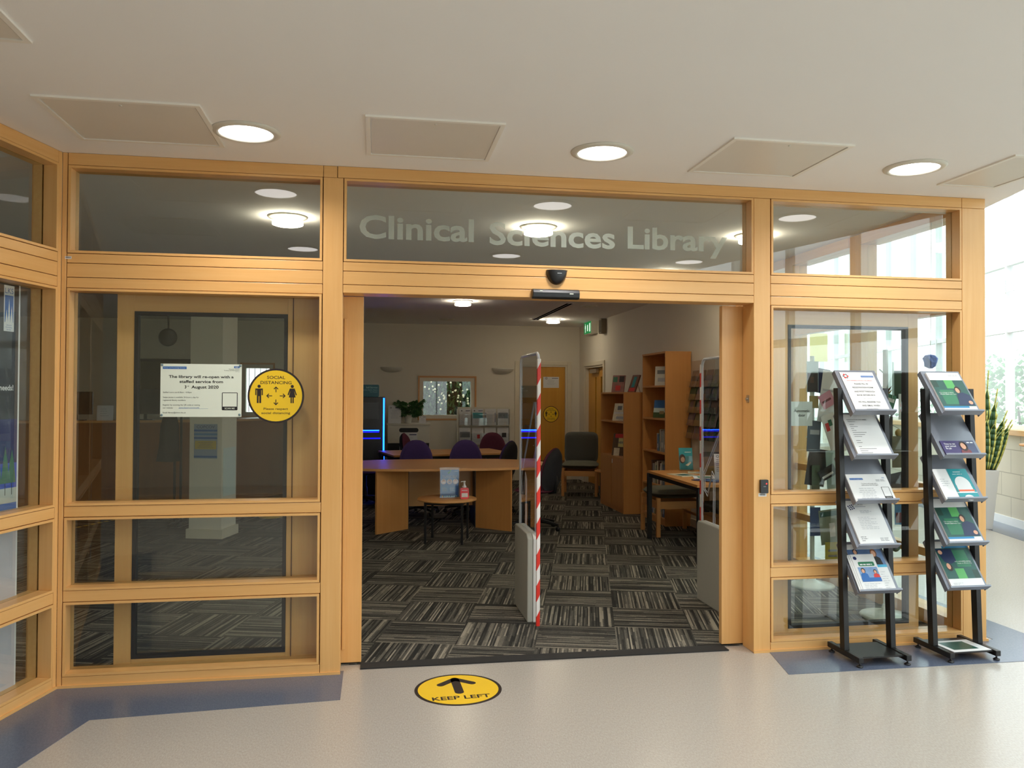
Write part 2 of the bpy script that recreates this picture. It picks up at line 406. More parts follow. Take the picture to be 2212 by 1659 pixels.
def hall_lamp(x, y, label):
    t = thing('ceiling_downlight', label, 'ceiling light', (x, y, ZC), 0, 'downlights in the hall ceiling')
    MB().lathe([(.128, 0), (.165, 0), (.163, -.006), (.14, -.014), (.128, -.012), (.128, 0)], (0, 0, 0), POTW, 40).obj('rim', t)
    MB().lathe([(0, -.0095), (.09, -.0095), (.128, -.006)], (0, 0, 0), LAMPH, 40).obj('diffuser', t)
    ld = bpy.data.lights.new('downlight', 'AREA'); ld.shape = 'DISK'; ld.size = .22; ld.energy = HALL_WATT; ld.color = (1.0, .97, .95); ld.spread = math.radians(150)
    lo = bpy.data.objects.new('lamp', ld); COL.objects.link(lo); lo.parent = t; lo.location = (0, 0, -.018)
hall_lamp(-.445, -.52, 'lit round downlight, left of the three above the entrance')
hall_lamp(1.345, -.525, 'lit round downlight, middle of the three above the entrance')
hall_lamp(3.13, -.56, 'lit round downlight, right of the three above the entrance')
for i, (x, y) in enumerate(((-.45, -2.5), (1.35, -2.5), (-.45, -4.6), (1.35, -4.6), (-2.4, -3.4), (-.45, -6.8), (1.35, -6.8), (-3.6, -5.6), (3.1, -2.5))):
    hall_lamp(x, y, 'lit round downlight behind the viewer over the hall floor')

SILV = mat('reflector_silver', (200, 200, 196), .3, .7, var=.1, vscale=30)
def recess(x, y, label, grp='unlit downlights in the library ceiling'):
    t = thing('recessed_downlight', label, 'ceiling light', (x, y, ZC), 0, grp)
    MB().lathe([(.11, -.001), (.132, -.001), (.13, -.007), (.112, -.004)], (0, 0, 0), POTW, 32).obj('rim', t)
    MB().lathe([(0, -.0012), (.05, -.0016), (.11, -.003)], (0, 0, 0), SILV, 16, smooth=False).obj('reflector', t)
def drop_lamp(x, y, label):
    t = thing('drop_downlight', label, 'ceiling light', (x, y, ZC), 0, 'lit drop downlights in the library ceiling')
    MB().lathe([(0, -.001), (.14, -.001), (.138, -.008), (0, -.008)], (0, 0, 0), POTW, 32).obj('rim', t)
    MB().lathe([(0, -.03), (.09, -.03), (.108, -.036), (.108, -.058), (.09, -.064), (0, -.064)], (0, 0, 0), LAMPL, 32).obj('diffuser', t)
    for a in range(3):
        c, s_ = math.cos(a*2.1+.3)*.085, math.sin(a*2.1+.3)*.085; MB().tube([(c, s_, -.008), (c, s_, -.034)], .004, STEEL, 6).obj('hanger', t)
drop_lamp(-.447, 1.38, 'glowing drop lamp behind the left pane above the transom')
drop_lamp(1.39, 1.38, 'glowing drop lamp behind the lettered glass')
drop_lamp(3.12, 1.38, 'glowing drop lamp behind the right edge of the lettered glass')
drop_lamp(3.12, 3.35, 'drop lamp near the right wall over the desk, hidden behind the door head')
drop_lamp(1.34, 6.3, 'glowing drop lamp seen through the open doorway on the left')
drop_lamp(3.1, 8.6, 'glowing drop lamp seen through the doorway near the back doors')
recess(1.36, 9.0, 'dark unlit downlight near the back wall of the library', 'unlit downlights deep in the library')
recess(1.345, 4.4, 'unlit downlight over the oval table', 'unlit downlights deep in the library')
t = thing('slot_diffuser', 'long dark double slot air diffuser in the library ceiling', 'air vent', (2.82, 7.5, ZC))
MB().box((-.06, -1.25, -.003), (.06, 1.25, 0), CEIL).obj('frame', t)
for dx in (-.026, .026): bx((dx-.018, -1.23, -.0045), (dx+.018, 1.23, -.003), mat('slot_black', (14, 13, 12), .9, spec=0)).obj('slot', t)
t = thing('ceiling_speaker', 'round white fitting on the ceiling near the exit sign', 'ceiling fitting', (3.16, 6.5, ZC))
MB().lathe([(.07, 0), (.12, 0), (.118, -.012), (.075, -.018), (.07, -.003)], (0, 0, 0), POTW, 32).obj('ring', t)
MB().lathe([(0, -.016), (.045, -.014), (.06, -.003)], (0, 0, 0), STEEL, 24).obj('cone', t)

# ================================================================== TIMBER SCREENS
KA, KB, KC, KD, KE, KF, KG, KH = 2.764, 2.293, 2.1115, .954, .8985, .51, .4524, .0588
DEP = .15; GY = .075
BACKW = mat('rebate_brown', (96, 56, 26), .8)
def hrail(par, x0, x1, z0, z1, y0=0., y1=DEP, name='rail'):
    return bx((x0, y0, z0), (x1, y1, z1), WX).obj(name, par, bevel=.0025)
def vpost(par, x0, x1, z0, z1, y0=0., y1=DEP, name='post'):
    return bx((x0, y0, z0), (x1, y1, z1), WZ).obj(name, par, bevel=.0025)
def bead(par, x0, x1, z0, z1, g=.0028, w=.013, y0=-.003, y1=GY-.004):
    m = MB(); a, b, c, d = x0+g, x1-g, z0+g, z1-g
    # mitred picture-frame bead
    for pts, mt in (([(a, c), (b, c), (b-w, c+w), (a+w, c+w)], WX), ([(b, d), (a, d), (a+w, d-w), (b-w, d-w)], WX),
                    ([(a, d), (a, c), (a+w, c+w), (a+w, d-w)], WZ), ([(b, c), (b, d), (b-w, d-w), (b-w, c+w)], WZ)):
        m.xz(pts, y0, y1, mt)
    m.obj('glazing_bead', par, bevel=.0015)
    m = MB(); e = .03   # stop behind the glass
    for p, q in (((x0, GY+.006, z0), (x1, DEP-.02, z0+w)), ((x0, GY+.006, z1-w), (x1, DEP-.02, z1)), ((x0, GY+.006, z0+w), (x0+w, DEP-.02, z1-w)), ((x1-w, GY+.006, z0+w), (x1, DEP-.02, z1-w))):
        m.box(p, q, WX)
    m.obj('glazing_stop', par)
    bx((x0+g, GY, z0+g), (x1-g, GY+.006, z1-g), GL).obj('pane', par)
def transom(par, x0, x1, lo=KC):
    for a, b in ((2.2435, KB), (2.168, 2.2405), (lo, 2.165)):
        hrail(par, x0, x1, a, b)
    bx((x0, .012, lo+.02), (x1, DEP-.01, KB-.01), BACKW).obj('core', par)
def bay(par, x0, x1, upper=True, lower=True):
    hrail(par, x0, x1, KA, ZC-.001)
    bead(par, x0, x1, KB, KA)
    transom(par, x0, x1)
    bead(par, x0, x1, KD, KC)
    hrail(par, x0, x1, KE, KD); bead(par, x0, x1, KG, KE) if False else None
    bead(par, x0, x1, KF, KE); hrail(par, x0, x1, KG, KF); bead(par, x0, x1, KH, KG)
    hrail(par, x0, x1, 0.001, KH)
w2 = sempty('window_2'); bay(w2, -1.4305, -.1108)
vpost(w2, -1.4575, -1.4335, 0.001, ZC-.001); vpost(w2, -.1085, 0, .001, 2.7625)
m = MB(); m.xz([(-1.457, .0), (.003, .0), (.003, .016), (-1.457, .016)], -.009, 0.0, WX); m.obj('base_bead', w2, bevel=.003)
hrail(w2, -.1085, -.0345, 2.7635, ZC-.001)
w3 = sempty('window_3')
hrail(w3, -.0315, 2.6445, KA, ZC-.001, y0=-.002); bead(w3, 0.002, 2.4509, KB, KA); transom(w3, .002, 2.4509, 2.1204)
w4 = sempty('window_4'); bay(w4, 2.5614, 3.8691)
vpost(w4, 2.4515, 2.559, .001, 2.7625); vpost(w4, 3.8715, 4.0364, .001, 2.7625); hrail(w4, 3.8715, 4.0380, 2.7635, ZC-.001)
m = MB(); m.xz([(2.449, .0), (4.045, .0), (4.045, .016), (2.449, .016)], -.009, 0.0, WX); m.obj('base_bead', w4, bevel=.003)
# left screen, running towards the viewer
w1 = sempty('window_1', (-1.4575, 0, 0), math.atan2(.968, .25))
bay(w1, -1.5, -.032)
vpost(w1, -.029, -.0, .001, ZC-.001); vpost(w1, -1.62, -1.503, .001, ZC-.001)
bay(w1, -3.1, -1.623)
m = MB(); m.xz([(-3.1, .0), (0, .0), (0, .016), (-3.1, .016)], -.009, 0.0, WX); m.obj('base_bead', w1, bevel=.003)
# side screen between library and atrium (front edge at the right end of the entrance wall)
w5 = sempty('window_5', (3.91, DEP, 0), PI/2)      # local x runs into depth, front (-y local) faces... 
def side_bay(x0, x1):
    for z0, z1 in ((2.745, ZC-.001), (.001, .10)):
        bx((x0, -.17, z0), (x1, 0, z1), WX).obj('rail', w5, bevel=.002)
    for z0, z1 in ((KC, KB), (KE, KD), (KG, KF)):
        bx((x0, -.11, z0), (x1, -.03, z1), WX).obj('rail', w5, bevel=.002)
    for z0, z1 in ((.10, KG), (KF, KE), (KD, KC), (KB, 2.745)):
        bx((x0, -.075, z0), (x1, -.069, z1), GL).obj('pane', w5)
for a, b in ((.02, 1.02), (1.17, 2.06), (2.21, 3.12)): side_bay(a, b)
for a, b in ((1.02, 1.17), (2.06, 2.21), (3.12, 3.25)): bx((a, -.15, .001), (b, -.01, ZC-.001), WZ).obj('post', w5, bevel=.002)

# ================================================================== WALLS
struct(bx((3.91, 3.4, 0), (4.1, 8.36, ZC), WHITE).obj('wall_right'))
wr_ = MB(); wr_.box((3.91, 9.57, 0), (4.1, 10.1, ZC), WHITE); wr_.box((3.91, 8.36, 2.075), (4.1, 9.57, ZC), WHITE); struct(wr_.obj('wall_right'))
wb_ = MB(); BYW = 9.98
def bwall(x0, x1, z0, z1): wb_.box((x0, BYW, z0), (x1, BYW+.14, z1), WHITE)
bwall(-6, -2.13, 0, ZC); bwall(-2.13, -1.55, 0, 1.15); bwall(-2.13, -1.55, 2.10, ZC); bwall(-1.55, .93, 0, ZC); bwall(.93, 1.985, 0, 1.1); bwall(.93, 1.985, 1.9, ZC); bwall(1.985, 2.777, 0, ZC)
bwall(2.777, 3.673, 2.115, ZC); bwall(3.673, 3.91, 0, ZC)
struct(wb_.obj('wall_back'))
struct(bx((-6.1, -9.5, 0), (-5.95, 10.1, ZC), WHITE).obj('wall_left'))
struct(bx((-6, -9.6, 0), (1.8, -9.45, ZC), WHITE).obj('wall_rear'))
for (x0, y0, x1, y1, n) in ((-6, 9.965, 2.69, 9.98, 'baseboard_back'), (3.895, 3.4, 3.91, 8.2, 'baseboard_right')):
    struct(bx((x0, y0, 0.006), (x1, y1, .1), TRIMW).obj(n))

# atrium: block wall with windows, far end glazing added for brightness
def blockwall():
    m = bpy.data.materials.new('painted_block'); m.use_nodes = True; nt = m.node_tree; b = nt.nodes['Principled BSDF']
    tc = nt.nodes.new('ShaderNodeTexCoord'); br = nt.nodes.new('ShaderNodeTexBrick')
    br.inputs['Scale'].default_value = 1; br.inputs['Brick Width'].default_value = .45; br.inputs['Row Height'].default_value = .287; br.inputs['Mortar Size'].default_value = .006
    br.inputs['Color1'].default_value = (*lin((214, 206, 190)), 1); br.inputs['Color2'].default_value = (*lin((208, 200, 184)), 1); br.inputs['Mortar'].default_value = (*lin((178, 170, 156)), 1)
    mp = nt.nodes.new('ShaderNodeMapping'); mp.inputs['Rotation'].default_value = (PI/2, 0, 0); mp.inputs['Location'].default_value = (.1, .06, 0)
    nt.links.new(tc.outputs['Object'], mp.inputs[0]); nt.links.new(mp.outputs[0], br.inputs['Vector']); nt.links.new(br.outputs[0], b.inputs['Base Color'])
    bp = nt.nodes.new('ShaderNodeBump'); bp.inputs['Strength'].default_value = .4; bp.inputs['Distance'].default_value = .004; bp.invert = True
    nt.links.new(br.outputs['Fac'], bp.inputs['Height']); nt.links.new(bp.outputs[0], b.inputs['Normal'])
    b.inputs['Roughness'].default_value = .8
    return m
BLK = blockwall(); FRW = mat('white_window_frame', (244, 246, 248), .35, var=.02)
# local x runs towards the viewer along the wall, front (-y) faces the hall
RZW = math.atan2(-VY, -VX)
wA = sempty('wall_block', (P0.x, P0.y, 0), RZW)
MB().box((-7.6, 0, 0), (6.5, .2, 1.1), BLK).obj('block_wall', wA)
MB().box((-7.6, 0, 4.7), (14, .2, 5.4), WHITE).obj('upper_wall', wA)
bx((-7.6, -.05, 1.1), (6.5, .19, 1.165), WY if False else WX).obj('window_sill', wA, bevel=.004)
bx((-7.6, -.012, 0.002), (6.5, 0, .1), FRW).obj('skirting', wA)
w6 = sempty('window_6', (P0.x, P0.y, 0), RZW)
fr = MB()
for z0, z1 in ((1.165, 1.22), (2.36, 2.42), (3.19, 3.27), (4.62, 4.7)): fr.box((-7.6, .06, z0), (6.5, .14, z1), FRW)
fr.obj('rail', w6)
for k in range(-8, 7):
    x = k*1.02+.12; w = .028 if k % 2 == 0 else .09
    bx((x, .05, 1.165), (x+w, .15, 4.7), FRW).obj('mullion', w6)
bx((-7.6, .095, 1.165), (6.5, .101, 4.7), GL).obj('pane', w6)
lv = MB()
for i in range(9): lv.box((-1.6, .03, 3.02-i*.02), (1.7, .045, 3.03-i*.02), FRW)
lv.obj('blind', w6)
# glazed doors further along the same wall, behind the viewer's right side
w7 = sempty('window_7', (P0.x, P0.y, 0), RZW)
for z0, z1 in ((0.002, .08), (2.2, 2.3), (4.62, 4.7)): bx((6.5, .05, z0), (14, .15, z1), FRW).obj('rail', w7)
for k in range(8): bx((6.5+k*1.06, .05, .08), (6.57+k*1.06, .15, 4.62), FRW).obj('mullion', w7)
bx((6.5, .095, .08), (14, .101, 4.62), GL).obj('pane', w7)
# far end of the atrium, glazing added to brighten the view through the side screen
w8 = sempty('added_end_glazing', (4.1, 11.2, 0))
bx((0, 0, 0), (6.2, .2, .5), WHITE).obj('low_wall', w8)
for z in (.5, 4.62): bx((0, .04, z), (6.2, .12, z+.07), FRW).obj('rail', w8)
for k in range(4): bx((k*2.0, .04, .5), (k*2.0+.05, .12, 5.4), FRW).obj('mullion', w8)
bx((0, .075, .5), (6.2, .081, 5.4), GL).obj('pane', w8)
w12 = sempty('added_skylight', (0, 0, 5.4))  # unseen glass roof, added to let sky light brighten the atrium
for k in range(8): bx((1.4, -9.5+k*3, 0), (11, -9.38+k*3, .18), FRW).obj('rafter', w12)
bx((1.4, -9.5, .19), (11, 11.4, .196), GL).obj('pane', w12)
struct(bx((3.98, 10.1, 0), (4.12, 11.4, 5.4), WHITE).obj('wall_end'))
w9 = sempty('window_9', (1.7, -9.5, 0))
for z in (0.002, 2.2, 4.6): bx((0, .04, z), (3, .12, z+.08), FRW).obj('rail', w9)
for k in range(4): bx((k*.98, .04, .08), (k*.98+.06, .12, 5.4), FRW).obj('mullion', w9)
bx((0, .075, .08), (3, .081, 5.4), GL).obj('pane', w9)
# ground outside
struct(bx((-20, -30, -.3), (60, 60, -.2), mat('paving_outside', (176, 176, 168), .8, var=.1, vscale=1)).obj('ground_outside'))

# ================================================================== SLIDING DOOR LEAVES
def leaf(name, x0, x1, gx0, gx1):
    d = sempty(name); y0, y1 = .156, .196
    bx((x0, y0, .012), (gx0, y1, 2.118), WZ).obj('stile', d, bevel=.002)
    bx((gx1, y0, .012), (x1, y1, 2.118), WZ).obj('stile', d, bevel=.002)
    bx((gx0, y0, 2.008), (gx1, y1, 2.118), WX).obj('rail', d)
    bx((gx0, y0, .012), (gx1, y1, .09), WX).obj('rail', d)
    g = MB(); w = .02
    for a, b in (((gx0, y0-.003, .09), (gx0+w, y1+.003, 2.008)), ((gx1-w, y0-.003, .09), (gx1, y1+.003, 2.008)), ((gx0+w, y0-.003, 1.988), (gx1-w, y1+.003, 2.008)), ((gx0+w, y0-.003, .09), (gx1-w, y1+.003, .11))): g.box(a, b, GASK)
    g.obj('gasket', d)
    bx((gx0+w, .172, .11), (gx1-w, .179, 1.988), GLD).obj('pane', d)
    return d
d1 = leaf('door_1', -1.224, .114, -1.133, -.311)
d2 = leaf('door_2', 2.315, 3.672, 2.759, 3.60)
# batten and lock on the right jamb side, thin batten on the left leaf
m = MB(); m.box((.004, .143, .09), (.022, .156, 1.99), WZ); m.obj('batten', d1, bevel=.002)
m = MB(); m.box((-.283, .15, .012), (-.278, .156, 2.118), BACKW); m.obj('groove', d1)
m = MB(); Mx = Matrix.Rotation(-PI/2, 4, 'Z')
m.box((2.447, .062, 1.515), (2.4512, .094, 1.56), STEEL); m.tube([(2.452, .078, 1.536), (2.436, .078, 1.536)], .009, STEEL, 12); m.obj('key_lock', d2)

# ================================================================== DOORS AT THE BACK
def frame_door(name, w, h, strips=False):
    d = sempty(name)
    for a, b in (((-.085, -.02, 0), (-.0, 0, h+.07)), ((w, -.02, 0), (w+.085, 0, h+.07)), ((0, -.02, h), (w, 0, h+.07))): bx(a, b, TRIMW).obj('architrave', d, bevel=.004)
    for a, b in (((0, 0, 0), (.03, .13, h)), ((w-.03, 0, 0), (w, .13, h)), ((.03, 0, h-.03), (w-.03, .13, h))): bx(a, b, TRIMW).obj('lining', d)
    return d
d3 = frame_door('door_3', .896, 2.115); d3.location = (2.777, 9.98, 0)
lf = MB(); lf.box((.033, .025, .012), (.863, .068, 2.082), DZ); lf.obj('leaf', d3)
bx((.033, .0235, .012), (.863, .025, .36), mat('kick_plate', (132, 96, 60), .5)).obj('kick_plate', d3)
MB().tube([(.11, .024, 1.0), (.11, -.02, 1.0), (.2, -.02, 1.0)], .009, STEEL, 8).obj('door_handle', d3)
d4 = frame_door('door_4', 1.205, 2.075); d4.location = (3.91, 9.567, 0); d4.rotation_euler = (0, 0, -PI/2)
for a, b, nm in ((.033, .72, 'leaf'), (.724, 1.172, 'leaf')):
    x0, x1 = a, b; sx = (a+b)/2+.13 if a < .1 else (a+b)/2-.09
    m = MB(); m.box((x0, .06, .012), (sx-.04, .1, 2.04), DZ); m.box((sx+.04, .06, .012), (x1, .1, 2.04), DZ); m.box((sx-.04, .06, .012), (sx+.04, .1, .75), DZ); m.box((sx-.04, .06, 1.88), (sx+.04, .1, 2.04), DZ); m.obj('leaf', d4)
    bx((sx-.04, .075, .75), (sx+.04, .081, 1.88), GL).obj('vision_panel', d4)
bx((.3, .0, 1.95), (.72, .055, 2.02), STEEL).obj('door_closer', d4, bevel=.006)
struct(MB().box((4.05, 8.2, 0), (5.2, 8.3, 2.6), WHITE).box((4.05, 9.7, 0), (5.2, 9.8, 2.6), WHITE).box((5.1, 8.3, 0), (5.2, 9.7, 2.6), WHITE).box((4.05, 8.2, 2.5), (5.2, 9.8, 2.6), WHITE).obj('wall_lobby'))
struct(MB().box((2.5, 10.2, 0), (4.0, 10.3, 2.6), WHITE).obj('wall_corridor'))
# windows in the back wall
def back_window(n, x0, x1, z0, z1):
    w = sempty(n, (x0, 9.98, z0)); W_, H_ = x1-x0, z1-z0
    m = MB(); k = .03
    for a, b in (((0, -.015, 0), (W_, .0, k)), ((0, -.015, H_-k), (W_, .0, H_)), ((0, -.015, k), (k, .0, H_-k)), ((W_-k, -.015, k), (W_, .0, H_-k))): m.box(a, b, BX)
    m.obj('architrave', w)
    for a, b in (((k, 0, k), (W_-k, .12, k+.065)), ((k, 0, H_-k-.065), (W_-k, .12, H_-k)), ((k, 0, k+.065), (k+.065, .12, H_-k-.065)), ((W_-k-.065, 0, k+.065), (W_-k, .12, H_-k-.065))): bx(a, b, TRIMW).obj('window_frame', w)
    bx((k+.065, .07, k+.065), (W_-k-.065, .076, H_-k-.065), GL).obj('pane', w)
    return w
wk = back_window('window_10', .931, 1.985, 1.1, 1.898)
wl = back_window('window_11', -2.13, -1.55, 1.15, 2.10)
for i in range(4): bx((.14+i*.095, .02, .1), (.15+i*.095, .032, .85), BLACKM).obj('bar', wl)
# decorative foliage picture: hedge with white lamps/flowers outside the back window
t = thing('flowering_hedge', 'dark green hedge with white flowers outside the library back window', 'hedge', (1.46, 10.75, 0))
m = MB()
for i in range(1500):
    p = Vector((random.uniform(-.75, .75), random.uniform(-.12, .12), random.uniform(.7, 2.1))); d = Vector((random.gauss(0, 1), -abs(random.gauss(0, 1)), random.gauss(0, 1))).normalized()
    a = d.cross(Vector((0, 0, 1))).normalized()*.022; b = d.cross(a).normalized()*.05
    m.face([p-a*.2-b, p+a, p+b, p-a], LEAF)
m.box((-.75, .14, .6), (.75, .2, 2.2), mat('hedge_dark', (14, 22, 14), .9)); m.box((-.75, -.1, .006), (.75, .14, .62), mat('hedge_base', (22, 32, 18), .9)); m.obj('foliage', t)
FLW = mat('flower_white', (250, 246, 214), .6, emit=(255, 245, 200), es=0, var=.05)
m = MB()
for i in range(46):
    x, z = random.uniform(-.45, .45), random.uniform(1.22, 1.8); r = random.uniform(.012, .022)
    m.lathe([(0, -r), (r*.7, -r*.7), (r, 0), (r*.7, r*.7), (0, r)], (x, -.17, z), FLW, 8)
fo = m.obj('blossoms', t); fo['kind'] = 'stuff'
struct(MB().box((.2, 11.0, 0), (2.6, 11.1, 2.6), mat('outside_dark', (60, 66, 66), .8)).obj('wall_courtyard'))

# ================================================================== SIGNS ON THE ENTRANCE
ROT0 = (0, 0, 0)
def lines(m, x0, z, w, n, dz, mt, h=.004, y=-.0006, seed=1, align='L'):
    rnd = random.Random(seed)
    for i in range(n):
        ww = w*rnd.uniform(.55, 1.0); a = x0 if align == 'L' else x0+(w-ww)/2
        x = a
        while x < a+ww-.001:
            wl_ = min(rnd.uniform(.012, .03), a+ww-x); m.rect(x, z-i*dz, x+wl_, z-i*dz+h, mt, y); x += wl_+.004
    return m
# big vinyl lettering
VINYL = mat('frosted_vinyl', (206, 218, 206), .6, var=.02)
_nt = VINYL.node_tree; _b = _nt.nodes['Principled BSDF']; _o = [n for n in _nt.nodes if n.type == 'OUTPUT_MATERIAL'][0]
_mx = _nt.nodes.new('ShaderNodeMixShader'); _tr = _nt.nodes.new('ShaderNodeBsdfTransparent'); _tl = _nt.nodes.new('ShaderNodeBsdfTranslucent'); _m2 = _nt.nodes.new('ShaderNodeMixShader')
_tl.inputs[0].default_value = (.7, .74, .68, 1); _m2.inputs[0].default_value = .45; _mx.inputs[0].default_value = .62
_nt.links.new(_b.outputs[0], _m2.inputs[1]); _nt.links.new(_tl.outputs[0], _m2.inputs[2]); _nt.links.new(_tr.outputs[0], _mx.inputs[1]); _nt.links.new(_m2.outputs[0], _mx.inputs[2]); _nt.links.new(_mx.outputs[0], _o.inputs[0])
tv = thing('vinyl_lettering', 'frosted Clinical Sciences Library lettering on the glass over the doorway', 'sign', (0, 0, 0))
m = MB(); m.text('Clinical', 0.087, 2.448, .128, VINYL, y=.0735, bold=.024, w=.657)
m.obj('word', tv); m = MB(); m.text('Sciences', .835, 2.437, .128, VINYL, y=.0735, bold=.024, w=.762)
m.obj('word', tv); m = MB(); m.text('Library', 1.676, 2.443, .128, VINYL, y=.0735, bold=.024, w=.637)
m.obj('word', tv)
# A3 notice
def notice():
    w, h = .426, .291; m = MB(); m.box((0, 0, 0), (w, .001, h), PAPERC)
    m.add(*(lambda v, f: (v, f))([(0, 0, 0)], []), PAPERC)
    m.rect(.012, .262, .135, .276, BLUE); m.text('Library and Knowledge Services', .017, .2665, .005, PAPERC, y=-.0009, w=.112)
    m.rect(.385, .270, .414, .281, BLUE); m.text('NHS', .3995, .2725, .006, PAPERC, y=-.0009, align='C', bold=.02)
    m.text('University Hospitals', .414, .2625, .005, INK, align='R'); m.text('Coventry and Warwickshire', .414, .2545, .005, INK, align='R'); m.text('NHS Trust', .414, .248, .0035, INKG, align='R')
    m.text('The library will re-open with a', .213, .214, .0145, INK, align='C', bold=.022, w=.34)
    m.text('staffed service from', .213, .187, .0145, INK, align='C', bold=.022, w=.228)
    m.text('3', .126, .157, .0155, INK, bold=.022); m.text('rd', .139, .165, .008, INK); m.text('August 2020', .161, .157, .0155, INK, bold=.022, w=.143)
    for s_, z in (('Staffed hours are 8.30am - 4.30pm', .131), ('Swipe access is available 24 hours a day for', .104), ('registered library members', .088), ('Register by scanning the QR code or visiting', .062), ('our website', .046), ('Email: library@uhcw.nhs.uk', .02)):
        m.text(s_, .014, z, .0075, INK if z > .03 else INK)
    m.rect(.095, .045, .25, .0458, BLUE); m.text('www.tinyurl.com/uhcwlib', .097, .047, .0072, BLUE)
    m.poly(rrect(.322, .037, .405, .135, .004), INK); m.rect(.326, .057, .401, .1315, PAPERC, -.0009); m.text('SCAN ME', .3635, .0425, .009, PAPERC, y=-.0009, align='C', bold=.01)
    return m
t = thing('paper_notice', 'large white library re-opening notice stuck on the left glass', 'notice', (-.974, GY-.0035, 1.425))
notice().obj('sheet', t)
for x, z in ((.008, .284), (.418, .284), (.008, .01), (.416, .012)): MB().lathe([(.0065, 0), (.0065, .002), (.003, .004), (0, .004)], (0, 0, 0), mat('blu_tack', (110, 134, 140), .7), 10, M=Matrix.Translation((x, -.001, z)) @ Matrix.Rotation(PI/2, 4, 'X')).obj('tack', t)
# social distancing roundel
def arrow(m, cx, cz, s, ang, mt, y):
    R_ = Matrix.Rotation(ang, 2)
    def P(p): q = R_ @ Vector(p); return (cx+q.x*s, cz+q.y*s)
    for poly in ([(-.13, -.9), (.13, -.9), (.13, .55), (-.13, .55)], [(0, .95), (-.75, .2), (-.55, 0), (0, .58)], [(0, .95), (0, .58), (.55, 0), (.75, .2)]):
        m.poly([P(p) for p in poly], mt, y)
def man(m, cx, cz, s, mt, y, dress=False):
    m.disc(cx, cz+.92*s, .1*s, mt, y, 16)
    if not dress:
        m.poly([(cx-.23*s, cz+.78*s), (cx-.23*s, cz+.36*s), (cx-.16*s, cz+.36*s), (cx-.16*s, cz+.68*s), (cx-.13*s, cz+.68*s), (cx-.13*s, cz-.14*s), (cx-.02*s, cz-.14*s), (cx-.02*s, cz+.3*s), (cx+.02*s, cz+.3*s), (cx+.02*s, cz-.14*s), (cx+.13*s, cz-.14*s), (cx+.13*s, cz+.68*s), (cx+.16*s, cz+.68*s), (cx+.16*s, cz+.36*s), (cx+.23*s, cz+.36*s), (cx+.23*s, cz+.78*s)][::-1], mt, y)
    else:
        m.poly([(cx-.15*s, cz+.79*s), (cx+.15*s, cz+.79*s), (cx+.29*s, cz+.38*s), (cx+.22*s, cz+.36*s), (cx+.12*s, cz+.64*s), (cx+.21*s, cz+.22*s), (cx-.21*s, cz+.22*s), (cx-.12*s, cz+.64*s), (cx-.22*s, cz+.36*s), (cx-.29*s, cz+.38*s)][::-1], mt, y)
        for dx in (-.06, .06): m.rect(cx+dx*s-.04*s, cz-.14*s, cx+dx*s+.04*s, cz+.23*s, mt, y)
def roundel(r):
    m = MB(); m.xz([(r*math.cos(2*PI*i/48), r*math.sin(2*PI*i/48)) for i in range(48)], -.0, .001, PBLK)
    m.disc(0, 0, r*.93, YEL, -.0004, 48); k = r/.153
    m.text('SOCIAL', 0, .095*k, .0165*k, PBLK, -.0008, 'C', .012, w=.098*k); m.text('DISTANCING', 0, .066*k, .0165*k, PBLK, -.0008, 'C', .012, w=.168*k)
    man(m, -.091*k, -.028*k, .088*k, PBLK, -.0008); man(m, .088*k, -.028*k, .088*k, PBLK, -.0008, True)
    arrow(m, 0, .036*k, .0175*k, 0, PBLK, -.0008); arrow(m, 0, -.036*k, .0175*k, PI, PBLK, -.0008); arrow(m, -.036*k, .0, .0175*k, PI/2, PBLK, -.0008); arrow(m, .036*k, .0, .0175*k, -PI/2, PBLK, -.0008)
    m.text('Please respect', 0, -.078*k, .012*k, PBLK, -.0008, 'C', .01, w=.132*k); m.text('social distancing', 0, -.101*k, .012*k, PBLK, -.0008, 'C', .01, w=.155*k)
    return m
o = roundel(.153).obj('round_sticker', None, (-.3635, GY-.0035, 1.5425)); tag(o, 'large round yellow social distancing sticker on the left glass pane', 'sticker')
o = roundel(.149).obj('round_sticker', None, (3.379, 10.0035, 1.21)); tag(o, 'small round yellow social distancing sticker on the far library door', 'sticker')
# floor sticker
m = MB(); n = 64; fc = (.626, -.328); rx, ry = .2295, .228
m.add([(rx*math.cos(2*PI*i/n), ry*math.sin(2*PI*i/n), 0) for i in range(n)]+[(rx*math.cos(2*PI*i/n), ry*math.sin(2*PI*i/n), .001) for i in range(n)], [tuple(range(n, 2*n))]+[(i, (i+1) % n, n+(i+1) % n, n+i) for i in range(n)], PBLK)
Mf = Matrix.Rotation(-PI/2, 4, 'X')   # xz art laid on the floor, facing up
m.add([(rx*.925*math.cos(2*PI*i/n), ry*.925*math.sin(2*PI*i/n), .0015) for i in range(n)], [tuple(range(n))], YEL)
def fa_(pts): m.add([(x, y, .002) for x, y in pts], [tuple(range(len(pts)))], PBLK)
def cap(p, q, r, nn=8):
    d = (Vector(q)-Vector(p)).normalized(); a0 = math.atan2(d.y, d.x); pts = []
    for i in range(nn+1): a = a0-PI/2+PI*i/nn; pts.append((q[0]+r*math.cos(a), q[1]+r*math.sin(a)))
    for i in range(nn+1): a = a0+PI/2+PI*i/nn; pts.append((p[0]+r*math.cos(a), p[1]+r*math.sin(a)))
    fa_(pts)
cap((.0, -.045), (.0, .135), .024); cap((.0, .15), (-.085, .075), .021); cap((0, .15), (.085, .075), .021)
vs, fs = text_geo('KEEP LEFT', .02); x0 = min(v[0] for v in vs); x1 = max(v[0] for v in vs); kx = .3/(x1-x0)
